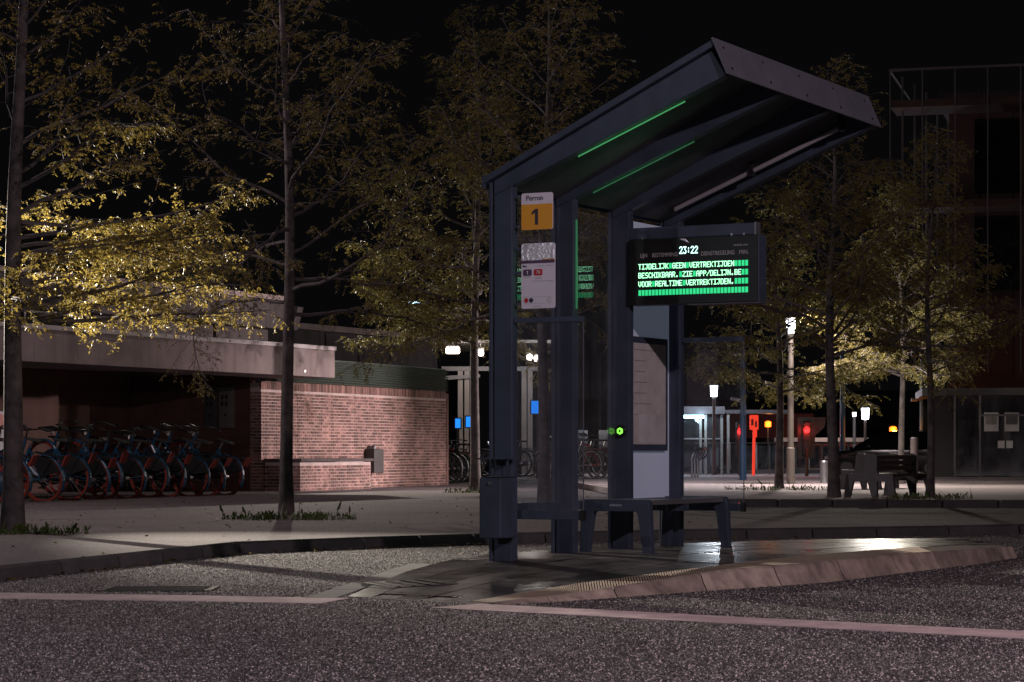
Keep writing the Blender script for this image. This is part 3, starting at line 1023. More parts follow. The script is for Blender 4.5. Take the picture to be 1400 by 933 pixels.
def tree(label, px, py, z0, H, h0, RR, diam, seed, lean=0.0, leaf=.050, dens=1.0, m='leaf', boughs=(), nlimb=38, clear=None):
    rg = np.random.RandomState(seed)
    rr = random.Random(seed)
    base = G(px, py, z0)
    root = empty('tree', base, 0, label, 'tree', 'honey locust trees on the square')
    # trunk
    tr = []
    n = 16
    ph = rr.uniform(0, 6)
    for i in range(n + 1):
        s = i / n
        tr.append(Vector((lean * s * H + .06 * math.sin(ph + s * 7) * s * 2, .05 * math.sin(ph * 2 + s * 6), s * H - .05 * (i == 0))))
    rad = [diam / 2 * (1.28 if i == 0 else 1.0) * max(.10, (1 - i / n) ** .75) for i in range(n + 1)]
    mt = MB()
    mt.tube(tr, rad, 12)
    trunk = mt.build('trunk', M['bark'], root, smooth=True)

    def at_h(h):
        s = min(max(h / H, 0), .999) * n
        i = int(s)
        return tr[i].lerp(tr[i + 1], s - i), diam / 2 * max(.1, (1 - s / n) ** .75)
    limbs, twigs = MB(), MB()
    pos, dirs = [], []
    for i in range(nlimb + len(boughs)):
        t = (i + .3) / nlimb
        h = h0 + (H * .97 - h0) * t ** 1.05
        az = i * 2.399 + rr.uniform(-.5, .5)
        prof = (.55 + .45 * math.sin(math.pi * min(1, t * 1.6 + .22))) * (1 - t ** 2.2 * .72)
        if clear is not None and i < nlimb and h < 5.2 and abs((math.degrees(az) - clear + 180) % 360 - 180) < 62:
            continue                                 # limbs left out so the added spot reaches the low boughs
        Ln = RR * prof * rr.uniform(.72, 1.1)
        el = R(8 + 44 * t + rr.uniform(-8, 12))
        low = i >= nlimb
        if low:                                      # long low boughs reaching out level
            h, az, Ln = boughs[i - nlimb]
            az, el = R(az), R(6)
        p, tr_ = at_h(h)
        p = p.copy()
        d = Vector((math.cos(az) * math.cos(el), math.sin(az) * math.cos(el), math.sin(el)))
        m_ = max(5, int(Ln / .28))
        seg = Ln / m_
        r0 = min(tr_ * .45, .007 + .0075 * Ln)
        pts, rads = [p.copy()], [r0]
        for k in range(m_):
            d = (d + Vector((rr.gauss(0, .2), rr.gauss(0, .2), rr.gauss(.01, .08 if low else .15)))).normalized()
            p = p + d * seg
            pts.append(p.copy())
            rads.append(max(.004, r0 * (1 - (k + 1) / m_) ** .8))
        limbs.tube(pts, rads, 6, caps=False)
        ns_ = max(4, int(Ln / .17))
        for k in range(ns_):
            u = .18 + .82 * (k + rr.random() * .6) / ns_
            f_ = min(u, .999) * m_
            j = int(f_)
            q = pts[j].lerp(pts[j + 1], f_ - j)
            dd = (pts[j + 1] - pts[j]).normalized()
            side = Vector((-dd.y, dd.x, 0)).normalized() * (1 if k % 2 else -1)
            sd = (dd * rr.uniform(.5, 1.0) + side * rr.uniform(.5, 1.1) + Vector((0, 0, rr.gauss(-.02, .22)))).normalized()
            sl = min(1.25, (.28 + .38 * (1 - u) * Ln) * rr.uniform(.6, 1.15))
            sp = [q.copy()]
            mm = 4
            for w in range(mm):
                sd = (sd + Vector((rr.gauss(0, .14), rr.gauss(0, .14), rr.gauss(-.01, .11)))).normalized()
                q = q + sd * sl / mm
                sp.append(q.copy())
            twigs.tube(sp, [max(.003, rads[j] * .45), .004, .0035, .003, .002], 4, caps=False)
            cl = 1.0 if low else rr.random()
            ct = max(2, int(sl / .080 * (dens if not low else 1.05) * (1.0 if cl > .22 else .45)))
            for w in range(ct):
                g = (.12 + .88 * w / ct) * mm
                a = min(int(g), mm - 1)
                pos.append(sp[a].lerp(sp[a + 1], g - a))
                dirs.append((sp[a + 1] - sp[a]).normalized())
            for w in range(int(3 * dens + rr.random())):
                g = rr.uniform(.3, 1) * mm
                a = min(int(g), mm - 1)
                q2 = sp[a].lerp(sp[a + 1], g - a)
                td = (sd + Vector((rr.gauss(0, .8), rr.gauss(0, .8), rr.gauss(-.05, .35)))).normalized()
                tl = rr.uniform(.10, .30)
                twigs.tube([q2, q2 + td * tl], [.003, .002], 3, caps=False)
                for z in range(max(2, int(tl / .10))):
                    pos.append(q2 + td * tl * (z + .6) / max(2, int(tl / .10)))
                    dirs.append(td)
    limbs.build('limb', M['bark_limb'], root, smooth=True)
    tw = twigs.build('twig', M['bark_limb'], root)
    stuff(tw)
    # leaves: small hanging sprays of paired leaflets
    P = np.array([tuple(p) for p in pos], dtype=np.float64)
    Dv = np.array([tuple(p) for p in dirs], dtype=np.float64)
    ns_ = len(P)
    a = rg.uniform(0, 2 * np.pi, ns_)
    rdir = np.stack([np.cos(a), np.sin(a), rg.normal(-.25, .35, ns_)], 1) + Dv * .9
    rdir /= np.linalg.norm(rdir, axis=1)[:, None]
    kk = 10
    u = (np.arange(kk) // 2 + 1) / (kk / 2)
    ctr = P[:, None, :] + rdir[:, None, :] * (u[None, :, None] * leaf * 2.9) + np.array([0, 0, -1.0]) * (u[None, :, None] ** 2 * leaf * .9)
    sidev = np.cross(rdir, [0, 0, 1.0]) + rg.normal(0, .25, (ns_, 3))
    sidev /= np.linalg.norm(sidev, axis=1)[:, None]
    sg = np.where(np.arange(kk) % 2 == 0, 1.0, -1.0)
    ld = sidev[:, None, :] * sg[None, :, None] + rdir[:, None, :] * .55 + rg.normal(0, .35, (ns_, kk, 3))
    ld[:, :, 2] -= .55
    ld /= np.linalg.norm(ld, axis=2)[:, :, None]
    wd = np.cross(ld, rg.normal(0, 1, (ns_, kk, 3)) * 1.1 + np.array([0, 0, 1.0]))
    wd /= np.linalg.norm(wd, axis=2)[:, :, None]
    ln = leaf * rg.uniform(.65, 1.25, (ns_, kk, 1))
    c0 = ctr
    v = np.stack([c0, c0 + ld * ln * .5 + wd * ln * .20, c0 + ld * ln, c0 + ld * ln * .5 - wd * ln * .20], 2).reshape(-1, 3)
    nf = ns_ * kk
    me = bpy.data.meshes.new('crown')
    me.vertices.add(len(v))
    me.vertices.foreach_set('co', v.astype(np.float32).ravel())
    me.loops.add(nf * 4)
    me.loops.foreach_set('vertex_index', np.arange(nf * 4, dtype=np.int32))
    me.polygons.add(nf)
    me.polygons.foreach_set('loop_start', np.arange(0, nf * 4, 4, dtype=np.int32))
    me.materials.append(M[m])
    me.update(calc_edges=True)
    me.validate()
    o = bpy.data.objects.new('crown', me)
    COL.objects.link(o)
    o.parent = root
    stuff(o)
    return root


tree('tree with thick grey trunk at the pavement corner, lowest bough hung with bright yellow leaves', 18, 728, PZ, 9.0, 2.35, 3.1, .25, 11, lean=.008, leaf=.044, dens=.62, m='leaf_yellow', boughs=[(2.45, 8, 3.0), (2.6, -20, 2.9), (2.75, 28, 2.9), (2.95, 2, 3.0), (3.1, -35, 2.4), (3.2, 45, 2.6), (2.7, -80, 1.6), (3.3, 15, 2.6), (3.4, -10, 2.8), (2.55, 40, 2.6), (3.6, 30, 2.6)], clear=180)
tree('slim straight tree with dark trunk before the brick wall and canopy edge', 392, 705, PZ, 10.5, 2.9, 3.5, .20, 23, leaf=.046, dens=.7)
tree('broad tree standing just past the end of the brick wall, beside the parked bicycles', 650, 672, PZ, 11.5, 4.0, 4.6, .24, 35, leaf=.060, dens=.6, m='leaf_far', boughs=[(3.5, 190, 3.4), (3.8, 165, 3.6), (4.0, 215, 3.2), (3.7, 200, 2.6), (3.6, 250, 2.4), (3.9, -30, 2.4), (4.1, 20, 2.4), (4.0, 180, 3.4)])
tree('dark tall tree behind the shelter glass and roof', 744, 690, PZ, 9.9, 3.2, 4.4, .22, 41, leaf=.053, dens=.6)
tree('slender forked tree beside the grey lamp post on the raised square', 1065, 668, PLZ, 6.6, 2.1, 3.0, .19, 52, leaf=.058, dens=.8, m='leaf_far')
tree('dark leaning tree left of the plaza bench', 1140, 680, PLZ, 7.6, 2.5, 3.3, .21, 63, lean=-.012, leaf=.052, dens=.7)
tree('pale lit thin tree behind the plaza bench near the amber lamp', 1232, 662, PLZ, 7.6, 2.7, 2.8, .17, 74, leaf=.062, dens=.85, m='leaf_far', boughs=[(2.7, 185, 2.7), (2.9, 160, 2.6), (2.8, 215, 2.5), (3.1, 190, 2.4), (3.2, 230, 2.0)])
tree('young tree right of the plaza bench in front of the glass pavilion', 1272, 680, PLZ, 6.4, 2.2, 2.5, .15, 85, leaf=.052, dens=.7)

# grass and weeds in the tree pits
mb = MB()
for (px, py, z, rad_, n) in ((45, 730, PZ, .45, 260), (395, 710, PZ, .62, 420), (650, 674, PZ, .5, 160), (1068, 670, PLZ, .8, 260), (1272, 682, PLZ, .5, 160), (1250, 684, PLZ, .5, 60)):
    c = G(px, py, z)
    for i in range(n):
        a, q = rnd.uniform(0, 6.28), rad_ * math.sqrt(rnd.random())
        p = Vector((c.x + q * math.cos(a) * 1.5, c.y + q * math.sin(a), z))
        h = rnd.uniform(.03, .12) * (2.2 if rnd.random() < .06 else 1)
        d = Vector((rnd.gauss(0, .4), rnd.gauss(0, .4), 1)) * h
        s = Vector((math.cos(a * 3), math.sin(a * 3), 0)) * .010
        mb.add([p - s, p + s, p + d], [(0, 1, 2)])
        if i % 3 == 0:
            mb.add([p + d * .4 - s * 2, p + d * .55 + s * 2.4, p + d, p + d * .9 - s * 2], [(0, 1, 2, 3)])
stuff(dress(mb.build('grass', M['grass']), 'short grass and weeds growing round the tree bases', 'grass'))

mb = MB()
for i in range(420):
    x, y = rnd.uniform(-9, 3), rnd.uniform(21, 50)
    if not in_poly(np.array([[x, y]]), [(p[0], p[1]) for p in KERB] + [(200, 480), (-210, 480), (-210, -12)])[0]:
        continue
    a, l = rnd.uniform(0, 6.28), rnd.uniform(.02, .045)
    d, e = Vector((math.cos(a), math.sin(a), 0)) * l, Vector((-math.sin(a), math.cos(a), 0)) * l * .45
    p = Vector((x, y, PZ + .006))
    if i % 3 == 0:                                   # some lie in the gutters instead
        t_ = rnd.uniform(.2, NP - .2)
        k_ = rnd.randrange(2, 9)
        g_ = Vector((*KERB[k_], 0)).lerp(Vector((*KERB[k_ + 1], 0)), rnd.random())
        g_ = g_ + Vector((.04, -.10, 0))
        p = Vector((g_.x + rnd.gauss(0, .05), g_.y - abs(rnd.gauss(0, .10)), .012))
    mb.add([p - d, p + e + Vector((0, 0, rnd.uniform(.002, .02))), p + d + Vector((0, 0, rnd.uniform(0, .025))), p - e], [(0, 1, 2, 3)])
stuff(dress(mb.build('fallen_leaves', M['leaf']), 'small fallen leaves scattered over the pavement', 'leaves'))

# ------------------------------------------------------------------ bicycle canopy, brick wall and station building
TB = math.atan2(-0.449, 0.893)
NB, UB = Vector((0.893, -0.449, 0)), Vector((0.449, 0.893, 0))
CC = Vector((-4.19, 57.1, 0))                      # fascia corner
CB = empty('bicycle_canopy', CC, TB, 'long concrete canopy with pale roof edge sheltering the blue bicycles', 'canopy')
MB().box(-1.47, 0, -30, 0, 2.80, 3.44).build('fascia_beam', M['concrete'], CB, bevel=.01)
MB().box(-7.5, -1.472, -30, -.4, 2.95, 3.30).build('roof_slab', M['concrete'], CB)
MB().box(-1.55, .03, -30, .03, 3.442, 3.535).build('roof_edge', M['cap'], CB, bevel=.008)
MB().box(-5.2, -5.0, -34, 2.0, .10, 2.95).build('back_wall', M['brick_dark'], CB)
MB().tube([(.0, -1.35, 2.92), (.012, -1.35, 2.92)], .03, 8).build('bolt', M['chrome'], CB)
# brick return wall facing the bicycles
WC = CC - NB * 1.48 - UB * .9
TW = math.atan2(-0.362, 0.932)
BW = empty('brick_wall', WC, TW, 'weathered red brick wall between canopy and station, lit from the square', 'wall')
WL, WH = 11.3, 2.68


def bricks(nm, axis, length, z0, z1, face, parent, m, bl=.21, bh=.060, j=.016, t=.05):
    """courses of single bricks standing proud of the mortar; axis 'y' faces +x, axis 'x' faces -y"""
    mb = MB()
    nz = int((z1 - z0) / (bh + j))
    for r_ in range(nz):
        z = z0 + r_ * (bh + j) + j / 2
        o = -(bl / 2) if r_ % 2 else 0
        n = int(length / (bl + j)) + 1
        for i in range(n):
            a0 = o + i * (bl + j)
            a1 = min(a0 + bl, length)
            a0 = max(a0, 0)
            if a1 - a0 < .03:
                continue
            q = rnd.uniform(-.004, .005)
            if axis == 'y':
                mb.add([(face + q, a0, z), (face + q, a1, z), (face + q, a1, z + bh), (face + q, a0, z + bh), (face - t, a0, z), (face - t, a1, z), (face - t, a1, z + bh), (face - t, a0, z + bh)],
                       [(0, 1, 2, 3), (3, 2, 6, 7), (0, 3, 7, 4), (1, 5, 6, 2), (0, 4, 5, 1)])
            else:
                mb.add([(-a0, face - q, z), (-a1, face - q, z), (-a1, face - q, z + bh), (-a0, face - q, z + bh), (-a0, face + t, z), (-a1, face + t, z), (-a1, face + t, z + bh), (-a0, face + t, z + bh)],
                       [(0, 3, 2, 1), (3, 7, 6, 2), (0, 4, 7, 3), (1, 2, 6, 5), (0, 1, 5, 4)])
    return stuff(mb.build(nm, m, parent))


MB().box(-.30, -.012, .012, WL - .012, 0, WH).build('mortar', M['mortar'], BW)
bricks('brick', 'y', WL, .12, WH - .15, 0, BW, M['brick'])
bricks('brick', 'x', .30, .12, WH - .15, 0, BW, M['brick'])
# soldier course under the louvres
mb = MB()
for i in range(int(WL / .075)):
    q = rnd.uniform(-.004, .004)
    mb.box(-.05, q, i * .075, i * .075 + .063, WH - .15, WH + .05)
stuff(mb.build('soldier_brick', M['brick'], BW))
MB().box(-.28, .004, WL + .002, WL + .12, 0, WH).build('end_pier', M['brick'], BW)
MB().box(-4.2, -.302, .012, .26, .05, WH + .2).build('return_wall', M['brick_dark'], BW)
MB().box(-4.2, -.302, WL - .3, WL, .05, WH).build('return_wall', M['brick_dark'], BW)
# louvre band
LV = empty('louvre_band', WC + Vector((0, 0, WH + .06)), TW, 'green grey horizontal louvres above the brick wall', 'louvre')
MB().box(-.30, -.06, .8, WL + .05, 0, .62).build('frame', M['louvre'], LV)
for i in range(10):
    z = .005 + i * .061
    MB().prism([(-.058, z), (.035, z), (.02, z + .022), (-.058, z + .050)], .8, WL + .05).build('slat', M['louvre'], LV)
# low planter wall in front with cap
wl = bpy.data.objects
LW = empty('low_wall', WC + NB * .95 + UB * .2, TW, 'low brick wall with dark flat cap in front of the brick wall', 'wall')
MB().box(-.93, -.012, .012, 4.0, 0, .80).build('mortar', M['mortar'], LW)
bricks('brick', 'y', 4.0, .12, .80, 0, LW, M['brick'])
bricks('brick', 'x', .93, .12, .80, 0, LW, M['brick'])
MB().box(-.94, .05, -.04, 4.06, .815, .885).build('cap', M['conc_dark'], LW, bevel=.008)
# bin against the wall
p = G(497, 667, PZ)
WB = empty('litter_bin', p, TB, 'grey litter bin on dark pole in front of the brick wall', 'litter bin')
MB().box(-.06, .04, -.05, .05, 0, 1.55).build('pole', M['black'], WB)
MB().box(.045, .44, -.20, .30, .38, 1.0).build('bin_body', M['cabinet_dark'], WB, bevel=.02)
MB().box(.09, .40, -.15, .25, .972, 1.008).build('bin_opening', M['black'], WB)
for i in range(4):
    MB().tube([(.1 + i * .07, .0, 1.0), (.13 + i * .07, .02, 1.09)], .035, 6).build('rubbish', M['poster'] if i % 2 else M['galv'], WB)
# cabinets on the return wall
for (x0, x1, m, lab) in ((-1.52, -1.14, 'cabinet_dark', 'dark grey electric cabinet on the wall, left of its paler neighbour'), (-1.10, -.70, 'cabinet', 'pale grey electric cabinet on the wall, beside the darker one')):
    c = empty('electric_cabinet', WC + NB * x0 + UB * -.10 + Vector((0, 0, 1.62)), TB, lab, 'cabinet', 'electric cabinets')
    w = x1 - x0
    MB().box(0, w, -.06, .105, 0, .95).build('cabinet_body', M[m], c, bevel=.01)
    MB().box(.03, w - .03, -.075, -.061, .04, .91).build('cabinet_door', M[m], c, bevel=.006)
    for i in range(4):
        MB().box(.08 + (i % 2) * .12, .15 + (i % 2) * .12, -.082, -.076, .52 + (i // 2) * .16, .62 + (i // 2) * .16).build('vent', M['black'], c)
    MB().tube([(w * .5, -.074, .3), (w * .5, -.09, .3)], .03, 8).build('lock', M['black'], c)
# graffitied hoarding boards on the back wall
for i, (a0, a1, m) in enumerate(((-13.8, -10.9, 'poster'), (-10.8, -9.75, 'poster_red'), (-9.4, -5.9, 'poster'))):
    c = empty('poster_board', CC - NB * 4.98 + UB * a0, TB, ('pale blue poster board behind the nearest bicycles at the left', 'narrow pale board with pink figure behind the bicycles', 'wide white board with pink and blue drawing behind the bicycles')[i], 'poster board', 'boards under the canopy')
    w = a1 - a0
    MB().box(0, .04, 0, w, 1.05, 1.95).build('board', M['poster'], c)
    for k in range(4):
        y0 = w * (.05 + .24 * k)
        MB().prism([(y0, 1.1), (y0 + w * .1, 1.3), (y0 + w * .22, 1.85), (y0 + w * .12, 1.9), (y0 + w * .02, 1.5)], .041, .045, 'x').build('drawing', M['poster_red'] if k % 2 else M['bike_blue'], c)

# station building behind the canopy
SB = empty('station_building', CC - NB * 3.0 + UB * 1.0, TB, 'dark concrete station building with stepped parapets behind the canopy', 'building')
MB().box(-14, -2.2, -40, 4.2, 0, 3.9).build('wall', M['conc_dark'], SB)
MB().box(-3.2, -1.7, -40, 4.6, 4.3, 5.05).build('parapet', M['conc_dark'], SB, bevel=.03)
MB().box(-3.3, -1.66, -40, 4.65, 5.052, 5.17).build('roof_edge', M['concrete'], SB)
MB().prism([(-2.2, 4.3), (-1.7, 4.3), (-1.5, 4.9), (-2.2, 5.04)], 4.62, 4.9).build('cheek', M['conc_dark'], SB)
for i in range(7):
    y0 = -14 + i * 2.6
    m = 'glass_dark' if i < 4 else 'cabinet_dark'
    w = MB().box(-2.19, -2.08, y0, y0 + 2.45, 3.45, 4.28).build('window_frame' if i < 4 else 'grey_panel', M['black'] if i < 4 else M['conc_dark'], SB)
    if i < 4:
        MB().box(-2.079, -2.06, y0 + .08, y0 + 2.37, 3.52, 4.22).build('pane', M['car_glass'], w)
MB().box(-12, -4.0, 4.3, 17, 2.5, 4.55).build('rear_wall', M['conc_dark'], SB)
for i in range(6):
    MB().box(-3.99, -3.93, 4.4 + i * 1.9, 6.2 + i * 1.9, 2.6, 4.52).build('wall_panel', M['conc_dark'], SB)
MB().box(-12, -3.85, 4.3, 17.1, 4.552, 4.72).build('roof_edge', M['concrete'], SB)
MB().box(-12, -9, 6, 12, 4.7, 7.6).build('tower', M['dark_wall'], SB)

# ------------------------------------------------------------------ bicycles


def arc(cx, cz, r_, a0, a1, n, y=0):
    return [(cx + r_ * math.cos(R(a0 + (a1 - a0) * i / n)), y, cz + r_ * math.sin(R(a0 + (a1 - a0) * i / n))) for i in range(n + 1)]


def bicycle(label, group, mf, rim, rental):
    t = empty('bicycle', (0, 0, 0), 0, label, 'bicycle', group)
    A, B = Vector((0, 0, .345)), Vector((1.08, 0, .345))
    bb, st, hd0, hd1 = Vector((.46, 0, .29)), Vector((.27, 0, .80)), Vector((.90, 0, .64)), Vector((.845, 0, .90))
    mb = MB()
    if rental:
        mb.tube([bb, (.62, 0, .38), hd0], [.036, .034, .032], 8)
        mb.tube([(.36, 0, .55), (.62, 0, .48), hd0 + Vector((0, 0, .03))], .020, 8)
    else:
        mb.tube([bb, hd0], .020, 8)
        mb.tube([st, hd1 - Vector((0, 0, .06))], .018, 8)
    mb.tube([bb, st], .021, 8)
    mb.tube([hd0, hd1], .024, 8)
    for s in (-.055, .055):
        mb.tube([bb + Vector((0, s * .6, 0)), A + Vector((0, s, 0))], .011, 6)
        mb.tube([st + Vector((0, s * .3, -.05)), A + Vector((0, s, 0))], .010, 6)
        mb.tube([hd0 + Vector((.005, s, -.02)), B + Vector((0, s, 0))], .013, 6)
    mb.build('frame', mf, t, smooth=True)
    for c in (A, B):
        w = MB()
        w.ring(c, (0, 1, 0), .318, .014, 30, 6)
        wo = w.build('wheel', rim, t, smooth=True)
        q = MB()
        q.ring(c, (0, 1, 0), .340, .021, 30, 6)
        q.build('tyre', M['rim_red'] if rental else M['rubber'], wo, smooth=True)
        if rental:
            q = MB()
            q.ring(c, (0, 1, 0), .352, .017, 30, 6)
            q.build('tread', M['rubber'], wo, smooth=True)
        q = MB()
        for k in range(18):
            a = 2 * math.pi * k / 18
            q.tube([(c.x, (-1) ** k * .025, c.z), (c.x + .31 * math.cos(a), 0, c.z + .31 * math.sin(a))], .0016, 3, caps=False)
        q.build('spoke', M['spoke'], wo)
        MB().tube([(c.x, -.055, c.z), (c.x, .055, c.z)], .035 if c is A else .025, 10).build('hub', M['chrome'], wo)
    for c, a0, a1 in ((A, 35, 195), (B, 10, 150)):
        f_ = MB()
        n = 14
        for k in range(n):
            p0, p1 = [R(a0 + (a1 - a0) * (k + z) / n) for z in (0, 1)]
            vs = []
            for an in (p0, p1):
                for y, rr_ in ((-.032, .375), (-.018, .39), (.018, .39), (.032, .375)):
                    vs.append((c.x + rr_ * math.cos(an), y, c.z + rr_ * math.sin(an)))
            f_.add(vs, [(0, 1, 5, 4), (1, 2, 6, 5), (2, 3, 7, 6)])
        f_.build('fender', mf, t)
    sd = MB()
    sd.hexa([(.05, -.085, .905), (.36, -.02, .915), (.36, .02, .915), (.05, .085, .905), (.04, -.08, .955), (.37, -.015, .950), (.37, .015, .950), (.04, .08, .955)])
    so = sd.build('saddle', M['rubber'], t, bevel=.015)
    MB().tube([st, (.235, 0, .91)], .013, 8).build('seat_post', M['chrome'], so)
    h = MB()
    h.tube([hd1, (.83, 0, 1.02)], .014, 8)
    h.tube([(.60, -.30, 1.06), (.74, -.27, 1.08), (.85, -.12, 1.05), (.84, 0, 1.03), (.85, .12, 1.05), (.74, .27, 1.08), (.60, .30, 1.06)], .012, 8)
    ho = h.build('handlebar', M['black'] if rental else M['chrome'], t, smooth=True)
    for s in (-1, 1):
        MB().tube([(.57, s * .305, 1.058), (.70, s * .28, 1.075)], .018, 8).build('grip', M['rubber'], ho)
    MB().tube([(.92, 0, .88), (.955, 0, .875)], .035, 10).build('headlight', M['chrome'], ho)
    ck = MB()
    ck.ring((.46, -.06, .29), (0, 1, 0), .085, .008, 16, 4)
    ck.tube([(.46, -.09, .29), (.56, -.10, .16)], .010, 5)
    ck.tube([(.46, .09, .29), (.36, .10, .42)], .010, 5)
    ck.box(.52, .61, -.19, -.10, .145, .165)
    ck.box(.31, .40, .10, .19, .41, .43)
    ck.build('crank', M['black'], t)
    cg = MB()
    cg.prism([(.02, .30), (.46, .20), (.56, .29), (.46, .38), (.02, .39)], -.075, -.055)
    cg.build('chain_guard', M['black'], t)
    rk = MB()
    for s in (-.06, 0, .06):
        rk.tube([(.20, s, .745), (-.32, s, .745)], .007, 5)
    rk.tube([(-.32, -.06, .745), (-.32, .06, .745)], .007, 5)
    for s in (-.06, .06):
        rk.tube([(-.18, s, .74), (0, s, .36)], .007, 5)
    rk.build('luggage_rack', M['black'], t)
    if rental:
        MB().hexa([(-.36, -.065, .62), (-.335, -.065, .62), (-.335, .065, .62), (-.36, .065, .62), (-.42, -.065, .79), (-.395, -.065, .79), (-.395, .065, .79), (-.42, .065, .79)]).build('number_plate', M['plate_red'], t)
        for s in (-.048, .048):
            sk = MB()
            n = 8
            pts = [(c_[0], s, c_[2]) for c_ in arc(0, .345, .36, 60, 150, n)] + [(-.04, s, .42), (.08, s, .44)]
            sk.prism([(x, z) for x, _, z in pts], s - .002, s + .002)
            sk.build('skirt_guard', M['black'], t)
        MB().box(.92, 1.14, -.16, .16, .90, .93).build('front_carrier', M['black'], t)
    return t


ORD = ['nearest', 'second', 'third', 'fourth', 'fifth', 'sixth', 'seventh', 'eighth', 'ninth', 'tenth', 'eleventh', 'twelfth', 'thirteenth', 'fourteenth']
B0 = bicycle('', 'blue rental bicycles under the canopy', M['bike_blue'], M['rim_red'], True)
RX = [-34, 12, 55, 93, 122, 140, 168, 200, 226, 252, 277, 302]
cuv = []
for i, px in enumerate(RX):
    o = B0 if i == 0 else copy_tree(B0)
    s = (px + 20) / 322
    Y = 43.9 + (52 - 43.9) * max(s, -.1)
    if px > 50:
        Y = 45.6 + (52.2 - 45.6) * (px - 55) / 247
    if px < 50:
        Y = 45.6 - (55 - px) * .027
    o.location = (PX(px, Y), Y + rnd.uniform(-.12, .12), PZ - .02)
    o.scale = (1.24, 1.24, 1.24)
    o.rotation_euler = (rnd.uniform(-.09, .09), -R(rnd.choice((5, 9, 14, 17))), math.atan2(.449, -.893) + rnd.uniform(-.12, .12))
    for ch in o.children:                            # bars turned a little differently on every bicycle
        if ch.name.startswith('handlebar') and i:
            an = rnd.uniform(-.45, .45)
            ch.rotation_euler = (0, 0, an)
            ch.location = (.84 - .84 * math.cos(an), -.84 * math.sin(an), 0)
    k = len(RX) - 1 - i
    o['label'] = 'blue rental bicycle with red wheels, %s in the row counted from the brick wall' % (ORD[k] if k else 'the nearest')
    o['label'] = o['label'].replace('the nearest in the row counted from the brick wall', 'closest to the brick wall')
# grey bicycles parked by the station
B1 = bicycle('', 'bicycles parked by the station', M['bike_grey'], M['galv'], False)
B2 = bicycle('', 'bicycles parked by the station', M['bike_red'], M['galv'], False)
spots = [(612, 71), (620, 72), (627, 73), (633, 74), (640, 75), (646, 76), (712, 80), (722, 81), (806, 72), (817, 73), (826, 74), (836, 75), (790, 80)]
for i, (px, Y) in enumerate(spots):
    src = B2 if i in (3, 9) else B1
    o = src if i in (0, 3) else copy_tree(src)
    o.location = (PX(px, Y), Y, PZ + (PLZ - PZ if px > 700 else 0))
    o.scale = (1.25, 1.25, 1.25)
    o.rotation_euler = (rnd.uniform(-.1, .1), 0, (math.atan2(.449, -.893) if i < 8 else R(200)) + rnd.uniform(-.3, .3))
    where = 'in the crowd past the brick wall end' if i < 6 else ('seen through the shelter wing glass' if i < 8 else 'seen between the shelter posts')
    nth = ORD[i if i < 6 else (i - 6 if i < 8 else i - 8)].replace('nearest', 'first')
    o['label'] = '%s parked bicycle %s, %s from its left' % ('dark red' if src is B2 else 'grey', where, nth)
# hoop stands
for i, px in enumerate((946, 950, 954)):
    Y = 77
    mb = MB()
    mb.tube([(0, 0, 0), (0, 0, .62), (.10, .1, .80), (.26, .26, .95), (.36, .36, .86), (.30, .30, .70), (.16, .16, .55)], .03, 6)
    o = mb.build('bicycle_stand', M['galv'], loc=(PX(px, Y), Y, PLZ), smooth=True)
    dress(o, 'bent steel bicycle stand behind the wing glass, %s of the three' % ('leftmost', 'middle one', 'rightmost')[i], 'bicycle stand', 'bent bicycle stands')

# ------------------------------------------------------------------ street lamps and signals


def lamp_post(px, pyb, z0, ytop, hw, hh, m, label, light=None, col=(1, 1, 1), Y=None, pole='pole', r_=.07, sleeve=False):
    Y = Y or (HC - z0) * F / (pyb - HY)
    t = empty('street_lamp', (PX(px, Y), Y, z0), 0, label, 'street lamp', 'street lamps')
    zt = ZAT(ytop, Y) - z0
    MB().tube([(0, 0, 0), (0, 0, .9), (0, 0, .92), (0, 0, zt - hh / 2)], [r_ * 1.35, r_ * 1.3, r_, r_ * .9], 12).build('post', M[pole], t, smooth=True)
    MB().tube([(0, 0, zt - hh / 2), (0, 0, zt + hh / 2)], [hw * .42, hw * .5], 12).build('lantern', M[m], t, smooth=True)
    MB().tube([(0, 0, zt + hh / 2 + .002), (0, 0, zt + hh / 2 + .05)], [hw * .62, hw * .55], 12).build('lantern_cap', M['black'], t, smooth=True)
    if light:
        l = lamp('lamp_light', (0, 0, 0), light, col, .1)
        l.parent = t
        l.location = (0, 0, zt + hh / 2 + .5)
    return t


lamp_post(1081, 662, PLZ, 447, .24, .34, 'white_lamp', 'street lamp half hidden by leaves beside the forked tree', None, r_=.08)
lamp_post(976, 648, PLZ, 535, .26, .38, 'white_lamp', 'bright street lamp seen through the wing glass by the far shelter', 500, (.8, .88, 1), Y=84, r_=.06)
lamp_post(1183, 640, PLZ, 566, .30, .42, 'white_lamp', 'bright street lamp above the black car', 300, (.8, .85, 1), Y=92, r_=.06)
lamp_post(1168, 640, PLZ, 567, .16, .16, 'warm_lamp', 'small globe lamp on a pale post left of the bright lamp', None, Y=96, r_=.07)


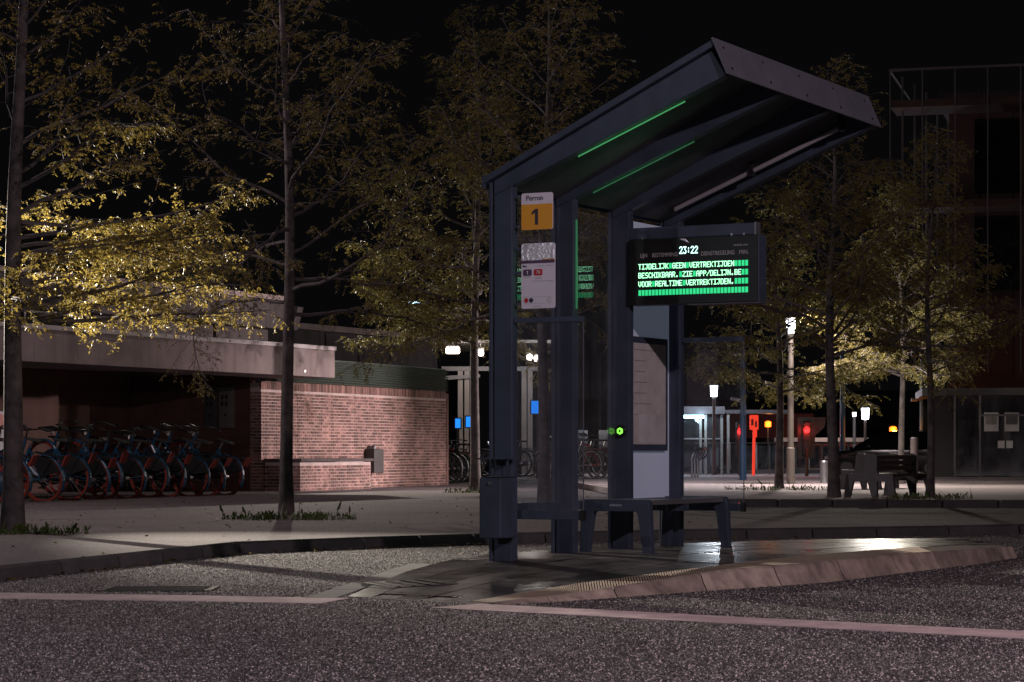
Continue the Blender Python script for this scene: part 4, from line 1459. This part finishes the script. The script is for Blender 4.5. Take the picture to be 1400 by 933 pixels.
def arm_lamp(px, pyt, Y, z0, side, label):
    t = empty('street_lamp', (PX(px, Y), Y, z0), 0, label, 'street lamp', 'street lamps')
    zt = ZAT(pyt, Y) - z0
    MB().tube([(0, 0, 0), (0, 0, zt)], [.08, .05], 10).build('post', M['pole_blue'], t, smooth=True)
    MB().tube([(0, 0, zt - .02), (side * .5, 0, zt + .06)], .03, 8).build('arm', M['pole_blue'], t)
    MB().box(min(side * .3, side * .85), max(side * .3, side * .85), -.12, .12, zt + .07, zt + .13).build('lamp_head', M['cabinet_dark'], t, bevel=.02)
    MB().box(min(side * .32, side * .83), max(side * .32, side * .83), -.13, .10, zt + .03, zt + .069).build('lens', M['tube_cool'], t)
    return t


arm_lamp(229, 362, 76, 0, -1, 'distant arm lamp above the station roof behind the yellow leaves')
arm_lamp(592, 416, 78, 0, -1, 'distant arm lamp above the brick wall behind the tree')
for px, Y, pyb, lab in ((1016, 70, 655, 'tall blue post with small arm beside the wing glass'), (1152, 78, 645, 'tall blue post with small arm between two trees'), (1261, 78, 640, 'short visible blue post behind the pale tree')):
    t = empty('camera_post', (PX(px, Y), Y, PLZ), 0, lab, 'post', 'blue posts')
    MB().tube([(0, 0, 0), (0, 0, ZAT(490, Y))], [.10, .07], 10).build('post', M['pole_blue'], t, smooth=True)
    for zz in (ZAT(558, Y), ZAT(497, Y)):
        MB().tube([(0, 0, zz), (-.20, 0, zz + .02)], .025, 6).build('arm', M['galv'], t)
        MB().tube([(-.18, 0, zz + .02), (-.36, 0, zz + .03)], .06, 8).build('camera_head', M['galv'], t)
    MB().box(-.06, .06, -.13, -.08, ZAT(580, Y), ZAT(562, Y)).build('junction_box', M['pole_blue'], t)


def signal(px, py, Y, lab, backboard=True, z0=PLZ):
    t = empty('traffic_light', (PX(px, Y), Y, z0), 0, lab, 'traffic light', 'traffic lights')
    zc = ZAT(py, Y) - z0
    MB().tube([(0, 0, 0), (0, 0, zc - .6)], .06, 8).build('post', M['cabinet_dark'], t)
    MB().box(-.13, .13, .0, .2, zc - .85, zc + .3).build('signal_housing', M['black'], t, bevel=.03)
    if backboard:
        MB().prism([(-.28, zc - .95), (.28, zc - .95), (.30, zc - .2), (.62, zc + .1), (.66, zc + .42), (-.28, zc + .42)], .202, .215).build('backboard', M['black'], t)
    for i, m in enumerate(('red_lamp', 'black', 'black')):
        MB().tube([(0, -.002, zc - i * .28), (0, -.03, zc - i * .28)], .10, 12).build('signal_lens', M[m], t)
    MB().tube([(0, 0, zc + .12), (0, -.16, zc + .14)], .11, 10, caps=False).build('hood', M['black'], t)
    l = lamp('signal_light', (0, 0, 0), 25, (1, .04, .03), .1)
    l.parent = t
    l.location = (-.0, -.3, zc)


signal(1103, 588, 80, 'traffic light showing red on dark backboard between tree and lamp post')
signal(1012, 590, 82, 'small red traffic light behind the wing glass edge', False)
# amber flashing lamps on posts
for px, py, Y, lab in ((1050, 580, 92, 'amber lamp on thin post right of the red stop sign'), (1221, 588, 78, 'amber lamp on thin post above the black car roof')):
    t = empty('amber_lamp', (PX(px, Y), Y, PLZ), 0, lab, 'lamp', 'amber lamps')
    zc = ZAT(py, Y) - PLZ
    MB().tube([(0, 0, 0), (0, 0, zc - .12)], .04, 8).build('post', M['black'], t)
    MB().tube([(0, 0, zc - .12), (0, 0, zc - .1), (0, 0, zc + .08), (0, 0, zc + .12)], [.08, .12, .12, .05], 12).build('lens', M['amber'], t, smooth=True)
    l = lamp('amber_light', (0, 0, 0), 60, (1, .3, .05), .1)
    l.parent = t
    l.location = (0, -.3, zc)
# lit red stop sign
Y = 83
t = empty('stop_sign', (PX(1030, Y), Y, PLZ), 0, 'glowing red stop sign on a thin red post by the railing', 'sign')
zc = ZAT(578, Y) - PLZ
MB().tube([(0, 0, 0), (.03, 0, zc - .2)], .05, 8).build('post', M['red_post'], t)
MB().prism(rrect(-.13, .17, zc - .25, zc + .26, .04), -.05, .0).build('plate', M['red_post'], t)
MB().box(-.08, .00, -.056, -.051, zc - .1, zc + .12).build('pictogram', M['plate_red'], t)
MB().box(.05, .12, -.056, -.051, zc - .16, zc + .05).build('pictogram', M['plate_red'], t)
MB().box(-.02, .12, -.04, .0, zc - .50, zc - .26).build('holder', M['red_post'], t)

# far tram shelter with cool tube lamp
Y = 86
t = empty('tram_shelter', (PX(945, Y), Y, PLZ), 0, 'far glass shelter with flat roof and cool white tube lamp', 'shelter')
k = Y / F
MB().box(-.6, 1.15, -.6, 1.6, (HY - 566) * k + .8, (HY - 556) * k + .8).build('roof', M['rod'], t)
MB().box(1.15, 3.6, .2, 1.6, (HY - 565) * k + .8, (HY - 560) * k + .8).build('roof', M['rod'], t)
MB().box(-.4, .42, -.5, -.38, (HY - 572) * k + .8, (HY - 567.5) * k + .8).build('tube_lamp', M['tube_cool'], t)
for x in (.30, .48, 1.05, 1.28):
    MB().box(x - .045, x + .045, -.45, -.36, 0, (HY - 567) * k + .8).build('post', M['cabinet'], t)
for x0, x1 in ((-.55, .25), (.53, 1.0)):
    MB().box(x0, x1, -.42, -.41, .25, 2.05).build('pane', M['glass'], t)
MB().box(-.5, 1.0, -.44, -.39, 1.25, 1.30).build('rail', M['galv'], t)
MB().box(.65, .95, -.3, .2, .35, .95).build('ticket_machine', M['cabinet_dark'], t)
l = lamp('tube_light', (0, 0, 0), 45, (.6, .85, 1), .2)
l.parent = t
l.location = (.3, -.8, 2.0)
# railing along the tram stop
Y = 88
t = empty('railing', (0, Y, PLZ), 0, 'dark railing with glass infill and steel posts along the tram stop', 'railing')
for px in range(962, 1170, 18):
    MB().box(PX(px, Y) - .03, PX(px, Y) + .03, -.03, .03, 0, 1.15).build('post', M['galv'] if px % 4 else M['cabinet_dark'], t)
MB().box(PX(950, Y), PX(1175, Y), -.02, .02, 1.10, 1.16).build('top_rail', M['cabinet_dark'], t)
MB().box(PX(950, Y), PX(1175, Y), -.05, .05, .02, .16).build('bottom_rail', M['rod'], t)
for i, px in enumerate(range(962, 1152, 18)):
    MB().box(PX(px, Y) + .05, PX(px + 18, Y) - .05, -.01, .01, .2, 1.05).build('pane', M['glass_dark'], t)
# low red brick building far behind
Y = 120
t = empty('brick_building', (PX(1120, Y), Y, 0), 0, 'low far red brick building with a bright eaves strip', 'building')
MB().box(-2.2, 2.4, 0, 10, 0, 1.55).build('wall', M['red_brick'], t)
MB().box(-2.25, 2.45, -.2, 10, 1.552, 1.75).build('eaves', M['cap'], t)
MB().box(-5, .1, 3, 12, 1.752, 3.0).build('upper_wall', M['red_brick'], t)
for i in range(4):
    MB().box(-1.9 + i * 1.05, -1.1 + i * 1.05, -.03, -.002, .4, 1.3).build('window', M['car_glass'], t)
l = lamp('eaves_light', (0, 0, 0), 90, (1, .75, .62), .3)
l.parent = t
l.location = (.2, -2.2, 2.2)
# dark far buildings
for i, (x0, x1, Y, h) in enumerate(((-24, -3, 150, 5.5), (3, 16, 150, 4.3), (16, 30, 140, 4.6), (30, 60, 130, 8))):
    t = empty('far_building', (x0, Y, 0), 0, ('dark long station hall far behind the brick wall', 'unlit low block behind the tram stop', 'unlit block behind the black car', 'dark block at the far right edge')[i], 'building')
    MB().box(0, x1 - x0, 0, 12, 0, h).build('wall', M['dark_wall'], t)
    MB().box(-.1, x1 - x0 + .1, -.2, 12, h + .002, h + .25).build('roof', M['cabinet_dark'], t)
    for k in range(int((x1 - x0) / 2)):
        MB().box(.4 + k * 2, 1.7 + k * 2, -.04, -.002, 1.2, 2.4).build('window', M['car_glass'], t)

# ------------------------------------------------------------------ station canopy with columns, lamps and screens
Y = 88
k = Y / F
t = empty('station_canopy', (PX(634, Y), Y, PZ), 0, 'far station canopy with pale steel columns and white lamps', 'canopy')
for x in (-.12, .12, 2.2, 2.42):
    MB().box(x - .09, x + .09, -.1, .1, 0, (HY - 512) * k + HC).build('column', M['pole'], t)
MB().box(-.8, 3.0, -.15, .15, (HY - 512) * k + HC, (HY - 506) * k + HC).build('beam', M['rod'], t)
MB().prism([(-.75, (HY - 525) * k + HC), (.6, (HY - 521) * k + HC), (.6, (HY - 517) * k + HC), (-.75, (HY - 519) * k + HC)], -.3, -.16).build('beam', M['rod'], t)
MB().box(-1.2, 3.2, -1.5, 6, (HY - 476) * k + HC, (HY - 472) * k + HC).build('roof', M['cabinet'], t)
for px, py, w in ((619, 480, .5), (657, 483, .24), (724, 489, .2), (738, 491, .42)):
    c = empty('canopy_lamp', (PX(px, Y - 2), Y - 2, ZAT(py, Y - 2) - .1), 0, {619: 'wide white lamp under the station canopy left of the tree trunk', 657: 'round white lamp right of the tree trunk beside the shelter', 724: 'small white lamp seen through wing glass, left of a wider one', 738: 'wide white lamp seen through the wing glass'}[px], 'lamp', 'canopy lamps')
    MB().box(-w / 2, w / 2, -.1, .1, .0, .24).build('lens', M['warm_lamp'], c, bevel=.06)
    MB().box(-w / 2 - .02, w / 2 + .02, -.11, .11, .242, .29).build('lamp_cap', M['cabinet'], c)
    MB().tube([(0, 0, .29), (0, 0, .45)], .02, 6).build('stem', M['cabinet'], c)
lamp('canopy_light', (PX(640, Y - 3), Y - 3, 4.4), 200, (1, .86, .78), .2)
lamp('canopy_light', (PX(730, Y - 3), Y - 3, 4.2), 260, (1, .9, .85), .2)
for px, py, w, h, lab in ((626, 579, .09, .16, 'small narrow blue screen above the grey bicycles'), (643, 577, .15, .18, 'blue screen left of the tree trunk above the bicycles'), (735, 557, .22, .22, 'bright blue screen seen through the wing glass')):
    Y2 = 84
    c = empty('info_screen', (PX(px, Y2), Y2, ZAT(py, Y2)), 0, lab, 'screen', 'blue information screens')
    MB().box(-w - .04, w + .04, .0, .10, -h - .04, h + .04).build('screen_case', M['black'], c)
    MB().box(-w, w, -.012, -.002, -h, h).build('screen', M['blue_screen'], c)
    MB().box(-.05, .05, .02, .08, PZ - ZAT(py, Y2), -h - .042).build('stand', M['cabinet_dark'], c)

# ------------------------------------------------------------------ plaza benches (back to back)


def plaza_bench(px, py, label):
    p = G(px, py, PLZ)
    t = empty('plaza_bench', p, TH, label, 'bench', 'double benches on the square')
    W_, h = .92, .42
    fr = [(-.02, 0), (.09, 0), (.16, h - .14), (.42, h - .14), (.50, 0), (.60, 0), (.60, h - .14), (W_ - .16, h - .14), (W_ - .09, 0), (W_ + .02, 0), (W_ - .03, h),
          (.62, h), (.60, h + .06), (.60, h + .32), (.54, h + .36), (.42, h + .36), (.37, h + .32), (.35, h + .06), (.32, h), (.03, h)]
    for y in (0, 2.1):
        MB().prism(fr, y, y + .09).build('end_frame', M['cast'], t, bevel=.008)
    for i in range(3):
        for x in (.03 + i * .10, .63 + i * .09):
            MB().box(x, x + .075, .093, 2.097, h - .05, h - .005).build('seat_slat', M['wood'], t)
    for x in (.36, .57):
        for i in range(3):
            MB().box(x, x + .03, .093, 2.097, h + .06 + i * .095, h + .14 + i * .095).build('back_slat', M['wood'], t)
    return t


plaza_bench(1155, 680, 'double sided bench with grey cast frame and dark slats, front of two on the square')
plaza_bench(1148, 669, 'double sided bench mostly hidden behind another bench by the black car')
# bollards
for px, y0, y1, m, w, lab in ((1250, 600, 660, 'pole', .10, 'tall pale square post between bench and young tree'), (1245, 633, 660, 'galv', .15, 'short steel bollard beside the tall pale post'), (1127, 632, 655, 'galv', .11, 'short steel bollard left of the dark leaning tree')):
    Y = 63
    o = empty('bollard', (PX(px, Y), Y, PLZ), 0, lab, 'bollard', 'bollards on the square')
    MB().tube([(0, 0, 0), (0, 0, ZAT(y0, Y) - PLZ)], w, 12).build('post', M[m], o, smooth=True)
    MB().tube([(0, 0, ZAT(y0, Y) - PLZ), (0, 0, ZAT(y0, Y) - PLZ + .04)], [w * 1.05, w * .8], 12).build('cap', M['galv'], o)

# ------------------------------------------------------------------ parked car
Y = 76
CAR = empty('parked_car', (PX(1222, Y), Y, PLZ), R(160), 'black car parked behind the plaza benches', 'car')
st_ = [(-2.12, .42, .62, .60), (-2.05, .30, .86, .80), (-1.55, .22, .94, .88), (-.6, .20, .92, .90), (.5, .20, .92, .90), (1.05, .22, .90, .89), (1.7, .24, .80, .84), (2.02, .28, .68, .72), (2.14, .36, .56, .55)]
rows = []
for x, z0, z1, w in st_:
    rows.append([(x, -w * .9, z0), (x, -w, (z0 + z1) / 2), (x, -w * .97, z1 - .06), (x, -w * .82, z1), (x, 0, z1 + .03), (x, w * .82, z1), (x, w * .97, z1 - .06), (x, w, (z0 + z1) / 2), (x, w * .9, z0)])
mb = MB()
mb.grid(rows)
mb.add(rows[0], [tuple(range(9))])
mb.add(rows[-1], [tuple(range(8, -1, -1))])
mb.build('body', M['car'], CAR, smooth=True)
cab = [(-1.95, .90, .72), (-1.55, 1.36, .60), (-.8, 1.47, .60), (0, 1.45, .60), (.45, 1.34, .61), (1.2, .90, .74)]
mb = MB()
rows = [[(x, -.76, .86), (x, -w, z), (x, 0, z + .03), (x, w, z), (x, .76, .86)] for x, z, w in cab]
mb.grid(rows)
mb.build('cabin', M['car'], CAR, smooth=True)
for s in (-1, 1):
    for q in ([(-1.45, .98), (-.65, .98), (-.62, 1.40), (-1.28, 1.34)], [(-.56, .98), (.30, .98), (.22, 1.34), (-.56, 1.40)], [(.36, .98), (.86, .96), (.40, 1.28), (.33, 1.30)]):
        mb = MB()

        def yy(z):
            return s * (.776 - (z - .86) * .27)
        vs = [(x, yy(z), z) for x, z in q]
        vs2 = [(x, yy(z) + s * .012, z) for x, z in q]
        mb.hexa(vs + vs2)
        mb.build('side_window', M['car_glass'], CAR)
    MB().box(.52, .68, min(s * .86, s * 1.02), max(s * .86, s * 1.02), .93, 1.06).build('wing_mirror', M['car'], CAR, bevel=.03)
    MB().prism([(1.75, .62), (2.03, .56), (2.04, .66), (1.80, .74)], min(s * .55, s * .80), max(s * .55, s * .80)).build('headlight', M['headlamp'], CAR)
    MB().box(-2.12, -2.0, min(s * .55, s * .78), max(s * .55, s * .78), .68, .84).build('tail_light', M['sign_red'], CAR)
    for x in (-1.32, 1.32):
        w = MB()
        w.ring((x, s * .78, .31), (0, 1, 0), .235, .085, 22, 8)
        wo = w.build('wheel', M['rubber'], CAR, smooth=True)
        MB().tube([(x, s * .80, .31), (x, s * .855, .31)], .20, 16).build('rim', M['cabinet_dark'], wo)
MB().box(2.08, 2.16, -.5, .5, .36, .46).build('bumper', M['black'], CAR, bevel=.02)
MB().add([(.50, -.60, 1.345), (1.16, -.70, .945), (1.16, .70, .945), (.50, .60, 1.345)], [(0, 1, 2, 3)]).build('windscreen', M['car_glass'], CAR)

# ------------------------------------------------------------------ right-hand building with rod facade, and glass pavilion
Y = 80
t = empty('framed_building', (PX(1217, Y), Y, PLZ), math.atan2(-1.6, 6.0), 'tall dark building with thin vertical rods in front of red brown walls', 'building')
k = Y / F
ztop = ZAT(98, Y) - PLZ
for i in range(7):
    x = i * 1.06 * 1.0
    MB().box(x - .02, x + .02, -.03, .03, 3.4, ztop).build('rod', M['rod'], t)
for i in range(5):
    MB().box(.25 + i * .22, .32 + i * .22, 1.2 + i * 1.9, 1.27 + i * 1.9, 3.4, ztop).build('side_rod', M['rod_dim'], t)
MB().box(.0, 14, -.04, .04, ztop + .002, ztop + .08).build('top_rail', M['rod'], t)
MB().box(-.04, .04, .05, 10, ztop + .002, ztop + .08).build('top_rail', M['rod_dim'], t)
MB().box(1.75, 16, 2.2, 14, 0, ZAT(150, Y)).build('wall', M['rust_wall'], t)
MB().box(1.45, 16, 1.9, 14, ZAT(150, Y) + .01, ztop - .5).build('upper_wall', M['panel_wall'], t)
for py in (152, 290, 425):
    MB().box(.0, 16, .1, 2.15, ZAT(py, Y) - .12, ZAT(py, Y) + .12).build('floor_slab', M['rust_wall'], t)
for i in range(4):
    for py in (275, 410):
        MB().box(2.6 + i * 2.0, 4.1 + i * 2.0, 2.16, 2.199, ZAT(py, Y) + .15, ZAT(py - 110, Y)).build('window', M['car_glass'], t)
# pavilion under it
Y = 72
t = empty('glass_pavilion', (PX(1270, Y), Y, PLZ), math.atan2(-.8, 6.0), 'glass fronted ground floor pavilion with posters behind the panes', 'pavilion')
zr = ZAT(541, Y) - PLZ
MB().box(-.2, 9, .05, 6, zr + .002, zr + .22).build('roof_edge', M['cabinet_dark'], t)
MB().box(0, .74, .06, .3, 0, zr).build('dark_panel', M['dark_wall'], t)
MB().box(0, 9, 5, 5.2, 0, zr).build('back_wall', M['dark_wall'], t)
MB().box(-.1, 9, .0, 5, .0, .06).build('floor', M['cabinet_dark'], t)
xs = [.76, 1.50, 2.85, 4.2, 5.6]
for i in range(4):
    MB().box(xs[i] - .03, xs[i] + .03, .02, .10, .06, zr).build('mullion', M['black'], t)
    pn = MB().box(xs[i] + .034, xs[i + 1] - .034, .05, .062, .08, zr - .02).build('pane', M['glass_dark'], t)
    if i:
        MB().box(xs[i] + .034, xs[i + 1] - .034, .02, .049, zr - .62, zr - .56).build('transom', M['black'], t)
MB().box(2.4, 2.84, .25, 4.5, .06, zr - .6).build('inner_wall', M['cabinet'], t)
for x, z0, z1, w, m in ((1.62, 1.42, 1.98, .42, 'paper'), (2.22, 1.42, 1.98, .42, 'paper'), (2.02, .92, 1.14, .2, 'paper'), (2.27, .92, 1.14, .19, 'paper'), (2.95, 1.42, 1.98, .42, 'paper')):
    o = empty('window_poster', t.matrix_basis @ Vector((x, .03, z0)), t.rotation_euler.z, {1.62: 'larger poster with pale picture behind pavilion glass, left of two', 2.22: 'larger poster with dark picture behind pavilion glass, right of two', 2.02: 'small notice below the posters, left one', 2.27: 'small notice below the posters, right one', 2.95: 'poster at the right picture edge on pavilion glass'}[x], 'poster', 'posters in the pavilion')
    MB().box(0, w, -.004, .004, 0, z1 - z0).build('sheet', M[m], o)
    if w > .3:
        MB().box(.04, w - .04, -.008, -.0045, (z1 - z0) * .36, (z1 - z0) * .93).build('picture', M['cabinet'] if x < 2 else M['cabinet_dark'], o)
